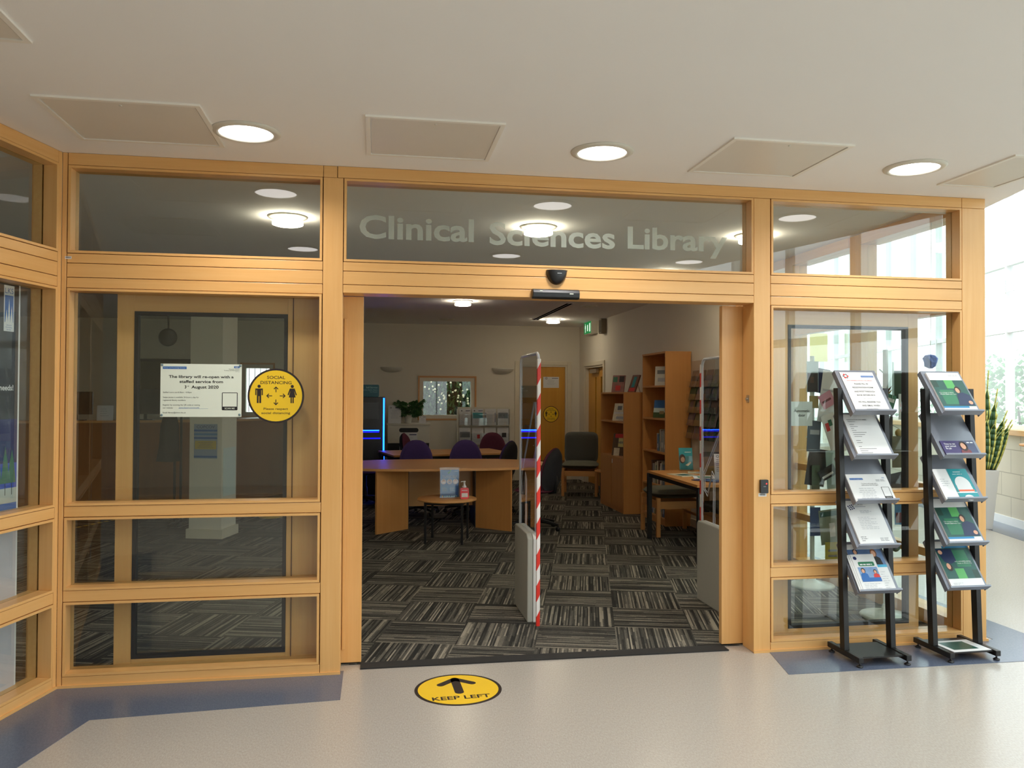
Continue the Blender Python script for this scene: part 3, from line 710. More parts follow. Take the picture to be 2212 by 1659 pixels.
m.add([(-.15+(v[0]-x0)*kx, -.142+v[1]*.046/.7+((v[0]-x0)*kx-.15)*0, .002) for v in vs], fs, PBLK)
o = m.obj('floor_sticker', None, (fc[0], fc[1], .0)); o.rotation_euler = (0, 0, math.radians(2)); tag(o, 'round yellow KEEP LEFT arrow sticker on the floor before the doorway', 'sticker')
# automatic door label on right leaf
m = MB(); m.box((0, 0, 0), (.148, .001, .155), mat('label_pale', (206, 214, 206), .5)); m.text('Automatic', .074, .088, .017, INK, align='C', bold=.015, w=.108); m.text('door', .074, .060, .017, INK, align='C', bold=.015); 
o = m.obj('paper_label', None, (2.787, .1705, 1.366)); tag(o, 'small white Automatic door label on the right door glass', 'label')
# sensor, activation bar, card reader, labels
t = thing('motion_sensor', 'black dome motion sensor in the middle over the doorway', 'sensor', (1.221, 0, 2.24))
m = MB(); n = 20; rings = 8; vs = []
for j in range(rings+1):
    a = PI/2*j/rings
    for i in range(n+1):
        b = -PI+PI*i/n   # lower half
        x = .062*math.cos(b)*(1 if j == 0 else math.cos(a)**.55); z = .083*math.sin(b)*(math.cos(a)**.6 if j < rings else 0)
        vs.append((x, -.045*math.sin(a), .04+z))
fs = [(j*(n+1)+i, j*(n+1)+i+1, (j+1)*(n+1)+i+1, (j+1)*(n+1)+i) for j in range(rings) for i in range(n)]
m.add(vs, fs, BLACK, True); m.box((-.061, -.02, .035), (.061, -.0, .0415), BLACK); m.obj('cover', t)
MB().rect(-.004, .018, .022, .021, INKL, y=-.0462).obj('logo', t)  # highlight on the dome, painted as a pale bar
t = thing('safety_sensor', 'black bar shaped door safety sensor under the dome sensor', 'sensor', (1.2125, 0, 2.1405))
m = MB(); pr = [(-.0285, 0), (-.0285, -.03), (-.02, -.042), (.006, -.046), (.024, -.036), (.0285, -.02), (.0285, 0)]
vs = [(-.139, y, z) for z, y in pr]+[(.139, y, z) for z, y in pr]; k = len(pr)
m.add(vs, [tuple(range(k)), tuple(reversed(range(k, 2*k)))]+[(i, k+i, k+i+1, i+1) for i in range(k-1)]+[(k-1, 2*k-1, k, 0)], BLACK); m.obj('housing', t, bevel=.004)
MB().rect(-.098, .012, -.082, .017, PAPERC, y=-.0445).obj('indicator', t); MB().rect(.078, -.002, .1, .003, PAPERC, y=-.0462).obj('logo', t)
t = thing('card_reader', 'black card reader with a red light on the right post', 'card reader', (2.5125, 0, 1.0065))
m = MB(); m.xz(rrect(-.0245, -.041, .0245, .041, .006), -.02, 0, BLACK); m.obj('housing', t, bevel=.004)
MB().disc(.012, .017, .0035, mat('led_red', (255, 40, 40), .4, emit=(255, 30, 30), es=3, var=0), -.0206, 12).obj('indicator', t)
MB().rect(-.008, -.001, .008, .001, INKL, -.0206).obj('logo', t)
def barcode(w, h, seed, name, lab, loc, rz=0.):
    m = MB(); m.box((-w/2, 0, -h/2), (w/2, .0006, h/2), PAPER); r = random.Random(seed); x = -w*.36
    while x < w*.36: ww = r.uniform(.0006, .0018); m.rect(x, -h*.2, x+ww, h*.32, INK, -.0003); x += ww+r.uniform(.0006, .0016)
    o = m.obj(name, None, loc, (0, 0, rz)); tag(o, lab, 'label')
barcode(.052, .02, 3, 'barcode_label', 'small white barcode label under the black card reader', (2.508, -.0008, .9545))
barcode(.032, .014, 4, 'barcode_label', 'tiny barcode label at the upper left corner post', (-1.424, -.0008, 2.27))

# ================================================================== BANNER behind the left screen
BN = mat('banner_dark', (30, 34, 40), .35, var=.1, vscale=2)
t = thing('pull_up_banner', 'tall pull-up banner with dark print and trees behind the left screen', 'banner', (-1.4575-.12*LN[0], -.12*LN[1], 0), math.atan2(.968, .25))
m = MB(); xr = -.145
m.box((-1.05, 0, .06), (xr, .002, 2.12), PAPER); m.rect(-1.05, 1.42, xr-.012, 2.12, BN)
m.rect(-1.05, 1.2, xr-.012, 1.42, mat('banner_navy', (28, 34, 92), .35)); m.rect(-1.05, .98, xr-.012, 1.2, mat('banner_blue', (40, 72, 170), .35))
for i in range(14):
    x = -.86+i*.052+random.uniform(-.01, .01); h = random.uniform(.16, .26)
    m.poly([(x-.03, 1.1), (x+.03, 1.1), (x+.015, 1.1+h*.6), (x, 1.1+h), (x-.015, 1.1+h*.6)], mat('banner_tree', (62, 108, 84), .5), -.001); m.rect(x-.002, 1.04, x+.002, 1.1, INK, -.001)
m.rect(-1.05, 1.0, xr-.012, 1.075, mat('banner_path', (176, 182, 176), .5), -.0008); m.rect(-1.05, .94, xr-.012, 1.0, BLUE, -.0009); m.rect(-1.05, .06, xr-.012, .94, mat('banner_lower', (196, 190, 196), .5), -.0009)
m.text('needs!', -.19, 1.565, .027, PAPER, y=-.0012, align='R', bold=.02); m.obj('graphic', t)
m = MB(); m.rect(-.325, 1.86, -.252, 2.09, PAPER, -.0016); m.text('LKS', -.2885, 2.05, .027, BLUE, y=-.002, align='C'); m.rect(-.319, 1.905, -.258, 2.04, BLUE, -.0018)
for cx, h in ((-.306, .06), (-.2885, .115), (-.270, .08)): m.poly([(cx-.009, 1.905), (cx+.009, 1.905), (cx+.003, 1.91+h*.7), (cx, 1.91+h), (cx-.003, 1.91+h*.7)], PAPER, -.002)
m.text('Library &', -.2885, 1.888, .007, BLUE, y=-.002, align='C'); m.text('Knowledge', -.2885, 1.877, .007, BLUE, y=-.002, align='C'); m.text('Services', -.2885, 1.866, .007, BLUE, y=-.002, align='C'); m.obj('emblem', t, (.06, 0, 0))
bx((-1.07, -.05, .001), (xr+.02, .08, .06), STEEL).obj('base', t, bevel=.01); MB().tube([(-.62, .02, .05), (-.62, .02, 2.12)], .01, STEEL, 8).obj('pole', t); bx((-1.055, -.005, 2.11), (xr+.005, .015, 2.135), STEEL).obj('top_bar', t)

# ================================================================== LEAFLET STANDS
SX1, SX2, SY = 3.083, 3.664, -.195
TH = math.atan2(.2, .26); LEAN = .045
def make_stand(x, label):
    t = thing('leaflet_stand', label, 'leaflet stand', (x, SY, 0), 0, 'black leaflet stands by the right window')
    for sx in (-1, 1):
        cx = sx*.151
        bx((cx-.016, -.165, .028), (cx+.016, .165, .06), BLACKM).obj('foot_bar', t, bevel=.003)
        m = MB(); vs = []
        for z in (.06, 1.605):
            y = z*LEAN; vs += [(cx-.016, y-.024, z), (cx+.016, y-.024, z), (cx+.016, y+.024, z), (cx-.016, y+.024, z)]
        m.add(vs, [(0, 3, 2, 1), (4, 5, 6, 7), (0, 1, 5, 4), (1, 2, 6, 5), (2, 3, 7, 6), (3, 0, 4, 7)], BLACKM); m.obj('post', t, bevel=.002)
        for sy in (-.148, .14): MB().lathe([(.017, .003), (.019, .008), (.012, .014), (.005, .016), (.005, .03)], (cx, sy, 0), BLACK, 14).obj('levelling_foot', t)
    bx((-.135, -.14, .048), (.135, .12, .056), BLACKM).obj('base_plate', t)
    for k in range(5):
        z = 1.455-.26*k; y = -.125+LEAN*z
        m = MB(); L_ = .328
        m.box((-.134, 0, 0), (.134, .012, L_), SHELFG); m.box((-.134, .012, .0), (-.131, .035, L_), SHELFG); m.box((.131, .012, .0), (.134, .035, L_), SHELFG)
        m.box((-.134, -.03, -.002), (.134, .012, .0), SHELFG); m.box((-.134, -.032, -.002), (.134, -.03, .009), SHELFG)
        m.obj('shelf', t, (0, y, z), (-TH, 0, 0), bevel=.001)
    return t
st1 = make_stand(SX1, 'left of the two black leaflet stands, holding white paper forms')
st2 = make_stand(SX2, 'right of the two black leaflet stands, holding green brochures')
def on_shelf(mb, name, label, cat, x, k, dx=0., thick=.004, group=None, dz=0.):
    z = 1.455-.26*k; y = -.125+LEAN*z; n = thick+.0007
    o = mb.obj(name, None, (x+dx, SY+y-n*math.cos(TH)+dz*math.sin(TH), z+.0008+dz*math.cos(TH)+n*math.sin(TH)), (-TH, 0, 0)); tag(o, label, cat, group)
    return o
def page(w, h, th=.004, mt=None): return MB().box((-w/2, 0, 0), (w/2, th, h), mt or PAPER)
m = page(.22, .308)
for i in range(6): a = i*PI/3; m.disc(-.08+.013*math.cos(a), .277+.013*math.sin(a), .007, RED if i % 2 == 0 else INKG, n=12)
m.disc(-.08, .277, .008, PAPER, -.0009, 12)
m.rect(.02, .268, .104, .281, BLUE); m.text('Library and Knowledge Services', .062, .2715, .005, PAPER, y=-.0009, align='C', w=.078)
m.text('NEW MEMBERS WITHIN THE LIBRARY', 0, .24, .006, RED, align='C', w=.17)
for s_, z, w in (('PLEASE FILL IN', .212, .09), ('REGISTRATION FORM', .184, .135), ('AND POST THROUGH', .153, .135), ('BOOK RETURN BOX', .126, .12), ('WE WILL REGISTER YOU', .075, .145), ('AND EMAIL WHEN', .048, .115), ('COMPLETED', .02, .076)): m.text(s_, 0, z, .011, INK, align='C', bold=.012, w=w)
m.text('(your Trust email)', 0, .103, .005, INKG, align='C')
on_shelf(m, 'registration_notice', 'white PLEASE FILL IN REGISTRATION FORM notice on the top shelf', 'notice', SX1, 0)
m = page(.218, .305, .012); m.text('REGISTRATION FOR NEW LIBRARY MEMBERS', -.09, .262, .006, INK, bold=.01, w=.13); m.text('Application form', -.088, .25, .005, INK, bold=.01)
for i, w in enumerate((.03, .05, .02, .03, .09, .075, .05, 0, .03, .035, 0, .02, .11, .05, .075, .04)):
    if w: m.rect(-.085, .228-i*.0145, -.085+w, .2305-i*.0145, INK)
on_shelf(m, 'registration_form', 'stack of white registration forms on the second shelf of the left stand', 'paper stack', SX1, 1, thick=.012)
m = page(.262, .19, .004); m.rect(-.115, .15, -.03, .163, BLUE); m.text('Library and Knowledge Services', -.0725, .1535, .005, PAPER, y=-.0009, align='C', w=.078); m.text('NHS', .112, .16, .006, BLUE, align='R', bold=.02); lines(m, .05, .147, .065, 2, .007, INKG, .003, seed=5)
m.text('The library will re-open with a', 0, .122, .006, INK, align='C'); m.text('staffed service from 3rd August', 0, .111, .006, INK, align='C', bold=.01); lines(m, -.105, .09, .15, 6, .013, INKL, .004, seed=8, align='C')
m.poly(rrect(.065, .022, .116, .1, .003), INK); m.rect(.068, .037, .113, .0975, PAPER, -.0009); m.text('SCAN ME', .0905, .026, .006, PAPER, y=-.0009, align='C')
on_shelf(m, 'opening_notice', 'landscape white re-opening notice on the third shelf of the left stand', 'notice', SX1, 2, thick=.004)
m = page(.218, .305, .010)
for i in range(3):
    for j in range(3):
        m.poly(rrect(-.098+i*.013+j*.004-.0, .272-j*.011+i*.004-.01, -.089+i*.013+j*.004, .281-j*.011+i*.004-.01, .003, 2), NAVY)
m.text('CRIS', -.045, .272, .013, INKG, w=.05); m.rect(-.05, .262, .02, .264, NAVY); lines(m, -.03, .235, .09, 3, .007, INKL, .003, seed=3); lines(m, -.06, .19, .12, 8, .011, INKL, .003, seed=4); lines(m, -.09, .06, .045, 3, .012, INKG, .004, seed=9); lines(m, .03, .05, .07, 3, .008, INKG, .003, seed=11)
m.rect(-.09, .008, .095, .009, INKL); m.rect(-.09, .02, .095, .021, INKL)
on_shelf(m, 'information_sheet', 'white sheet with dark blue dot logo on the fourth shelf', 'paper stack', SX1, 3, thick=.01)
def person(m, cx, cz, s, body, y=-.0012, hair=PHAIR):
    m.poly([(cx-.5*s, cz), (cx+.5*s, cz), (cx+.42*s, cz+.55*s), (cx+.15*s, cz+.72*s), (cx-.15*s, cz+.72*s), (cx-.42*s, cz+.55*s)], body, y)
    m.disc(cx, cz+1.0*s, .27*s, hair, y-.0002, 16, rz=.34*s); m.disc(cx-.03*s, cz+.94*s, .19*s, SKIN, y-.0005, 16, rz=.26*s)
m = page(.222, .305, .008); m.rect(-.111, .168, .111, .27, mat('print_ward', (84, 110, 150), .4, var=.3, vscale=25)); person(m, -.06, .2, .055, BLUE); person(m, .055, .17, .075, INK, hair=mat('print_auburn', (132, 82, 48), .5)); m.rect(.02, .152, .111, .17, mat('print_cyan', (60, 160, 196), .4)); lines(m, .03, .12, .07, 8, .014, INKL, .003, seed=12)
on_shelf(m, 'bulletin', 'hospital staff bulletin behind the fanned newsletters on the lowest left shelf', 'bulletin', SX1, 4, thick=.008)
for i in range(3):
    m = page(.148, .235, .002); m.disc(-.053, .21, .011, NAVY); m.poly(rrect(-.045, .158, .058, .186, .008), GRN); lines(m, -.036, .164, .086, 1, .01, PAPER, .008, y=-.0012, seed=77)
    m.rect(-.058, .068, .066, .152, mat('print_clinic', (120, 150, 190), .4, var=.25, vscale=30)); person(m, -.03, .08, .05, BLUE); person(m, .045, .08, .042, RED); m.rect(-.058, .06, .066, .085, BLUE, -.0018); lines(m, -.055, .045, .11, 5, .0095, INKL, .003, seed=20+i)
    on_shelf(m, 'newsletter', ('backmost of the three fanned white newsletters with a green banner', 'middle of the three fanned white newsletters with a green banner', 'front one of the three fanned white newsletters with a green banner')[i], 'newsletter', SX1, 4, dx=-.052+i*.011, thick=.011+i*.0025, group='fanned newsletters on the left stand')
# right stand
def green_page(flip=False, w=.222, th=.012):
    m = page(w, .305, th); a, b = -w/2, w/2
    k = (lambda z: .305-z) if flip else (lambda z: z); kx = -1 if flip else 1
    def R(x0, z0, x1, z1, mt, y=-.0005):
        xs = sorted((x0*kx, x1*kx)); zs = sorted((k(z0), k(z1))); m.rect(xs[0], zs[0], xs[1], zs[1], mt, y)
    R(a, .045, b, .245, DGRN); R(a+.09, .18, a+.15, .245, LGRN, -.0007); R(a, .19, a+.04, .245, mat('print_deep', (30, 62, 52), .4), -.0007); R(a+.03, .06, b-.1, .17, GRN, -.0006); R(a, .032, b-.05, .045, mat('print_azure', (44, 128, 176), .4), -.0007)
    cx, cz = .055*kx, k(.1)
    s_ = -1 if flip else 1
    m.poly([(cx-.055, cz-.05*s_), (cx+.05, cz-.05*s_), (cx+.05, cz+.03*s_), (cx+.01, cz+.05*s_), (cx-.03, cz+.035*s_)][::(-1 if flip else 1)], mat('print_suit', (26, 40, 76), .4), -.001)
    m.disc(cx-.012, cz+.07*s_, .02, PHAIR, -.0012, 16, rz=.026); m.disc(cx-.016, cz+.064*s_, .013, SKIN, -.0014, 14, rz=.02)
    m.disc(cx+.032*s_, cz-.028*s_, .014, SKIN, -.0014, 12); 
    Mt = Matrix.Rotation(PI, 4, 'Y') if flip else Matrix.Identity(4)
    if flip: Mt = Matrix.Translation((0, 0, .305)) @ Mt
    m.text('Our strategy to deliver', a+.02, .145, .0072, PAPER, y=-.0015 if not flip else -.0015, M=Mt); m.text('World Class', a+.02, .132, .0076, PAPER, y=-.0015, bold=.02, M=Mt); m.text('Health Care', a+.075, .132, .0076, PAPER, y=-.0015, M=Mt)
    return m
m = green_page(); lines(m, .03, .285, .07, 2, .008, INKL, .003, seed=2); on_shelf(m, 'green_brochure', 'green World Class Health Care brochure on the top shelf of the right stand', 'brochure', SX2, 0, thick=.012)
m = green_page(); m.text('Organisational Strategy 2018-2023', .0, .012, .006, INKG, align='C', w=.15); on_shelf(m, 'green_brochure', 'green World Class Health Care brochure on the fourth shelf of the right stand', 'brochure', SX2, 3, thick=.012)
m = green_page(True); lines(m, -.09, .03, .07, 3, .008, INKL, .003, seed=6); on_shelf(m, 'green_brochure', 'upside-down green brochure on the lowest sloping shelf of the right stand', 'brochure', SX2, 4, thick=.012)
m = page(.225, .112, .006, PPURP); m.rect(.02, 0, .1125, .112, mat('print_slate', (66, 74, 104), .4, var=.2, vscale=20)); person(m, .032, 0.0, .075, PMAR); m.disc(.03, .072, .026, PHAIR, -.0014, 16, rz=.036); m.disc(.026, .072, .016, SKIN, -.0024, 16, rz=.023)
for s_, z in (('Time to get', .084), ('your annual', .068), ('flu jab', .052)): m.text(s_, -.095, z, .011, PAPER, bold=.02)
lines(m, -.095, .022, .06, 2, .01, INKL, .002, seed=3); m.rect(.062, .094, .08, .102, PAPER, -.0009); m.rect(.086, .094, .104, .102, PAPER, -.0009); on_shelf(m, 'flu_leaflet', 'purple annual flu jab leaflet on the second shelf', 'leaflet', SX2, 1, thick=.006)
m = page(.1, .215, .012); lines(m, -.03, .14, .06, 4, .015, INKL, .004, seed=31); on_shelf(m, 'folded_leaflet', 'narrow white leaflet beside the teal one on the right stand', 'leaflet', SX2, 2, dx=-.082, thick=.012)
m = page(.135, .215, .012, TEAL); m.disc(.0, .105, .05, PAPER, rz=.055); m.rect(-.05, .05, .05, .09, PAPER, -.0007); m.rect(-.05, .055, .055, .068, ORNG, -.001); m.rect(-.0675, .045, .0675, .05, PAPER, -.0007); m.disc(.0, .012, .03, PAPER, rz=.02); m.rect(-.03, .19, .02, .194, PAPER); lines(m, -.04, .175, .08, 1, .01, PAPER, .003, seed=5)
on_shelf(m, 'teal_leaflet', 'teal and white leaflet with an orange band on the third shelf', 'leaflet', SX2, 2, dx=.03, thick=.012)
m = page(.255, .2, .003); m.rect(-.1, .03, .07, .17, DGRN); 
o = m.obj('green_brochure', None, (SX2+.005, SY-.135, .0592), (-PI/2, 0, math.radians(2))); tag(o, 'glossy dark green brochure lying flat on the base of the right stand', 'brochure')

# ================================================================== SECURITY GATES
TAPE = bpy.data.materials.new('barrier_tape'); TAPE.use_nodes = True
def tape_nodes():
    nt = TAPE.node_tree; b = nt.nodes['Principled BSDF']; N = nt.nodes.new; L = nt.links.new
    tc = N('ShaderNodeTexCoord'); sp = N('ShaderNodeSeparateXYZ'); L(tc.outputs['Object'], sp.inputs[0])
    a = N('ShaderNodeMath'); a.operation = 'MULTIPLY_ADD'; L(sp.outputs[0], a.inputs[0]); a.inputs[1].default_value = -2.0; L(sp.outputs[2], a.inputs[2])
    d = N('ShaderNodeMath'); d.operation = 'DIVIDE'; L(a.outputs[0], d.inputs[0]); d.inputs[1].default_value = .205
    f = N('ShaderNodeMath'); f.operation = 'FRACT'; L(d.outputs[0], f.inputs[0]); g = N('ShaderNodeMath'); g.operation = 'GREATER_THAN'; L(f.outputs[0], g.inputs[0]); g.inputs[1].default_value = .52
    mx = N('ShaderNodeMix'); mx.data_type = 'RGBA'; mx.inputs[6].default_value = (*lin((226, 54, 40)), 1); mx.inputs[7].default_value = (*lin((240, 236, 232)), 1); L(g.outputs[0], mx.inputs[0]); L(mx.outputs[2], b.inputs['Base Color'])
    nz = N('ShaderNodeTexNoise'); nz.inputs['Scale'].default_value = 30; bp = N('ShaderNodeBump'); bp.inputs['Strength'].default_value = .5; bp.inputs['Distance'].default_value = .004; L(nz.outputs[0], bp.inputs['Height']); L(bp.outputs[0], b.inputs['Normal']); b.inputs['Roughness'].default_value = .3
tape_nodes()
def yz_round(y0, z0, y1, z1, r, n=5):
    return [(0, a, b) for a, b in rrect(y0, z0, y1, z1, r, n)]
def gate(x, y0, y1, tape_y, label):
    t = thing('security_gate', label, 'security gate', (x, 0, .006), 0)
    m = MB(); m.tube([(0, y0+.01, .06)]+[(0, y0+.01, 1.78), (0, y0+.03, 1.815), (0, y0+.06, 1.83)]+[(0, y1-.06, 1.83), (0, y1-.03, 1.815), (0, y1-.01, 1.78), (0, y1-.01, .06)], .011, ACE, 8); m.obj('edge_tube', t)
    bx((-.004, y0+.015, .6), (.004, y1-.015, 1.825), ACR).obj('clear_panel', t)
    for o_ in (0, .028):
        m = MB(); m.tube([(0, y1-.25+o_, .6), (0, y1-.25+o_, .95-o_*.5), (0, y1-.2, .99-o_), (0, y1-.12, .82-o_), (0, y1-.07+o_, .84), (0, y1-.06+o_, .95), (0, y0+.14+o_, 1.5), (0, y0+.09+o_, 1.5), (0, y0+.08+o_, 1.42), (0, y0+.08+o_, .6)], .0035, ACE, 6); m.obj('antenna_loop', t)
    b = MB(); pts = [(y0+.16, .0), (y1-.01, 0), (y1-.01, .58), (y1-.03, .60), (y0+.2, .60), (y0+.16, .57)]
    vs = [(-.042, a, c) for a, c in pts]+[(-.004, a, c) for a, c in pts]; k = len(pts)
    b.add(vs, [tuple(range(k)), tuple(reversed(range(k, 2*k)))]+[((i+1) % k, i, k+i, k+(i+1) % k) for i in range(k)], GREYB); b.obj('base_cover', t, bevel=.008)
    b = MB(); vs = [(-.0025, a, c) for a, c in pts]+[(.026, a, c) for a, c in pts]
    b.add(vs, [tuple(range(k)), tuple(reversed(range(k, 2*k)))]+[((i+1) % k, i, k+i, k+(i+1) % k) for i in range(k)], GREYL); b.obj('base_body', t, bevel=.006)
    m = MB(); m.box((-.0125, tape_y-.0125, .02), (.0125, tape_y+.0125, 1.79), TAPE); m.obj('barrier_tape', t, bevel=.005)
    return t
gate(1.254, .665, 1.345, .668, 'clear library security gate with red and white tape in the doorway middle')
gate(2.655, .60, 1.285, 1.282, 'security gate half hidden behind the right door jamb')

# ================================================================== TABLES
def at15(cx, cy, a, b):   # point at offsets a (u axis) b (v axis) of the 15 degree grid
    return (cx+a*VY+b*VX, cy-a*VX+b*VY)
t = thing('round_table', 'low round wooden table with black legs in front of the oval table', 'table', (.938, 3.98, .006), -A15)
MB().lathe([(.296, .434), (.314, .438), (.314, .452), (.31, .456), (0, .456)], (0, 0, 0), BX, 56).obj('tabletop', t)
for sx in (-1, 1):
    for sy in (-1, 1): bx((sx*.193-.012, sy*.193-.012, 0), (sx*.193+.012, sy*.193+.012, .434), BLACKM).obj('leg', t, bevel=.002)
    bx((-.19, sx*.193-.01, .405), (.19, sx*.193+.01, .434), BLACKM).obj('rail', t); bx((sx*.193-.01, -.181, .405), (sx*.193+.01, .181, .434), BLACKM).obj('rail', t)
t = thing('acrylic_sign', 'blue face mask poster in a clear stand on the round table', 'sign', (.968, 4.02, .463), math.radians(4))
m = MB(); m.box((-.1, 0, .005), (.1, .0012, .295), mat('poster_blue', (38, 104, 162), .35)); TW = PAPER
m.text('The correct way to', 0, .222, .0105, TW, align='C', bold=.02, w=.16); m.text('wear a face mask', 0, .207, .0105, TW, align='C', bold=.02, w=.145)
m.poly([(-.02, .262), (-.008, .25), (.02, .292), (.012, .294), (-.008, .266), (-.014, .27)], LGRN); m.rect(.05, .275, .09, .279, INKL)
for x in (-.064, 0, .064): m.disc(x, .168, .028, mat('print_peach', (226, 206, 196), .4)); m.disc(x, .176, .014, PHAIR, -.0008, 14); m.disc(x, .17, .012, SKIN, -.001, 14, rz=.015); m.rect(x-.011, .155, x+.011, .168, BLUE if x == 0 else PAPER, -.0012)
for x in (-.05, .035): m.poly(rrect(x-.035, .06, x+.04, .118, .006), mat('print_mid_blue', (66, 136, 184), .4)); lines(m, x-.028, .1, .06, 4, .011, INKL, .003, -.0009, int(x*100)+60)
for i in range(7): m.disc(-.075+i*.025, .013, .007, mat('print_mint', (150, 205, 190), .4) if i else YEL, n=12)
m.obj('poster', t)
bx((-.105, -.003, 0), (.105, -.001, .32), ACR).obj('holder', t); bx((-.105, -.04, -.0), (.105, .03, .004), ACR).obj('holder_foot', t)
t = thing('sanitiser_bottle', 'red hand sanitiser bottle with white pump on the round table', 'bottle', (1.112, 3.885, .463))
m = MB(); m.xz(rrect(-.046, 0, .046, .118, .02), -.026, .026, mat('bottle_red', (222, 40, 44), .18, spec=.6)); m.obj('body', t, bevel=.012, seg=3)
MB().lathe([(.02, .116), (.022, .12), (.022, .134), (.012, .138), (.009, .17), (.012, .172), (.014, .186), (0, .188)], (0, 0, 0), PAPER, 18).tube([(0, 0, .18), (-.03, -.008, .182), (-.038, -.01, .176)], .005, PAPER, 8).obj('pump', t)
MB().rect(-.032, .02, .034, .062, PAPER, -.0266).rect(-.03, .088, .03, .095, PAPER, -.0266).obj('label', t)

t = thing('oval_table', 'large boat-shaped wooden meeting table behind the round table', 'table', (.957, 5.1, .006))
pts = []
for i in range(64):
    a = 2*PI*i/64; c, s_ = math.cos(a), math.sin(a); pts.append((1.30*math.copysign(abs(c)**.62, c), .70*math.copysign(abs(s_)**1.05, s_)))
MB().prism(pts, .70, .727, BX).obj('tabletop', t, bevel=.003)
for sx in (-1, 1):
    a = Vector((sx*.76, -.61)); b = Vector((sx*.40, -.27)); d = (b-a).normalized(); nrm = Vector((-d.y, d.x))*.0125
    MB().prism([tuple(a-nrm), tuple(b-nrm), tuple(b+nrm), tuple(a+nrm)][::(1 if sx > 0 else 1)], 0, .70, BZ).obj('panel_leg', t)
    a = Vector((sx*.76, .61)); b = Vector((sx*.40, .27)); d = (b-a).normalized(); nrm = Vector((-d.y, d.x))*.0125
    MB().prism([tuple(a-nrm), tuple(b-nrm), tuple(b+nrm), tuple(a+nrm)], 0, .70, BZ).obj('panel_leg', t)
bx((-.42, -.012, .225), (.42, .012, .70), BX).obj('modesty_panel', t)
for sx in (-1, 1): bx((sx*.40-.015, -.268, 0), (sx*.40+.015, .268, .70), BLACKM).obj('support', t)
t = thing('rectangular_table', 'wooden table with black legs behind the oval table', 'table', (1.18, 7.15, .006), math.radians(12))
bx((-.87, -.5, .70), (.87, .5, .727), BX).obj('tabletop', t, bevel=.003); bx((-.82, -.46, .655), (.82, .46, .70), BLACKM).obj('frame', t)
for sx in (-1, 1):
    for sy in (-1, 1): bx((sx*.82-.02, sy*.45-.02, 0), (sx*.82+.02, sy*.45+.02, .66), BLACKM).obj('leg', t)

# ================================================================== OFFICE CHAIRS
def puff(hw, hh, t0, t1, mt, n=28, k=7, e=2.4, taper=0., curve=0.):
    """rounded cushion in the xz plane; t0 front (-y), t1 back (+y); taper narrows the top"""
    m = MB(); vs = []
    def P(r, a, y):
        c, s_ = math.cos(a), math.sin(a); x = hw*r*math.copysign(abs(c)**(2/e), c); z = hh*r*math.copysign(abs(s_)**(2/e), s_)
        x *= 1-taper*(z/hh); return (x, y-curve*(x/hw)**2, z)
    rings = [i/k for i in range(1, k+1)]
    for side in (0, 1):
        for r in (rings if side == 0 else rings[::-1]):
            f = (1-r**4)**.5
            for i in range(n): vs.append(P(r, 2*PI*i/n, (-t0*f) if side == 0 else t1*f))
    c0 = len(vs); vs.append((0, -t0, 0)); vs.append((0, t1, 0))
    fs = []
    R_ = 2*k
    for j in range(R_-1):
        for i in range(n): fs.append((j*n+i, j*n+(i+1) % n, (j+1)*n+(i+1) % n, (j+1)*n+i))
    for i in range(n): fs.append((c0, (i+1) % n, i)); fs.append((c0+1, (R_-1)*n+i, (R_-1)*n+(i+1) % n))
    m.add(vs, [f[::-1] for f in fs], mt, True)
    return m
def make_chair(fab, label, loc, rz, grp):
    t = thing('office_chair', label, 'chair', (loc[0], loc[1], .006), rz, grp)
    b = puff(.222, .262, .05, .012, fab, taper=.17, curve=.03); b.obj('backrest', t, (0, .215, .69), (-.14, 0, 0))
    b = puff(.214, .254, .004, .05, DARKF, taper=.17, curve=.03); b.obj('back_shell', t, (0, .232, .69), (-.14, 0, 0))
    b = puff(.235, .225, .035, .03, fab, e=3.); b.obj('seat', t, (0, 0, .455), (-PI/2, 0, 0))
    MB().tube([(0, .17, .43), (0, .25, .44), (0, .27, .56), (0, .245, .7)], .018, BLACK, 10).obj('back_arm', t)
    MB().lathe([(.028, .09), (.028, .24), (.016, .245), (.016, .4), (.06, .42)], (0, 0, 0), BLACK, 14).obj('gas_column', t)
    m = MB()
    for i in range(5):
        a = 2*PI*i/5+.3; c, s_ = math.cos(a), math.sin(a); m.tube([(0, 0, .105), (c*.15, s_*.15, .095), (c*.29, s_*.29, .07)], [.028, .022, .015], BLACK, 8)
    m.obj('star_base', t)
    for i in range(5):
        a = 2*PI*i/5+.3; c, s_ = math.cos(a)*.29, math.sin(a)*.29; q = MB(); Mq = Matrix.Translation((c, s_, .026)) @ Matrix.Rotation(a, 4, 'Z') @ Matrix.Rotation(PI/2, 4, 'X')
        q.lathe([(.0, -.02), (.022, -.02), (.026, -.015), (.026, .015), (.022, .02), (0, .02)], (0, 0, 0), BLACK, 14, M=Mq); q.tube([(c, s_, .03), (c, s_, .068)], .008, BLACK, 6); q.obj('caster', t)
    return t
G1 = 'office chairs around the two tables'
c1 = make_chair(PURP, 'purple office chair behind the oval table, left of the two', (.72, 5.98), 0., G1)
c2 = copy_tree(c1, (1.37, 5.98, .006), -.04, 'purple office chair behind the oval table, right of the two')
c3 = make_chair(MARO, 'maroon office chair behind the rectangular table facing the entrance', (2.06, 8.12), .05, G1)
copy_tree(c3, (.86, 8.2, .006), 1.25, 'maroon office chair seen from its side by the book return box')
copy_tree(c1, (.05, 7.05, .006), 1.2, 'purple office chair at the left end of the rectangular table')
copy_tree(c1, (1.76, 6.12, .006), -2.2, 'dark backed office chair at the right corner of the oval table')
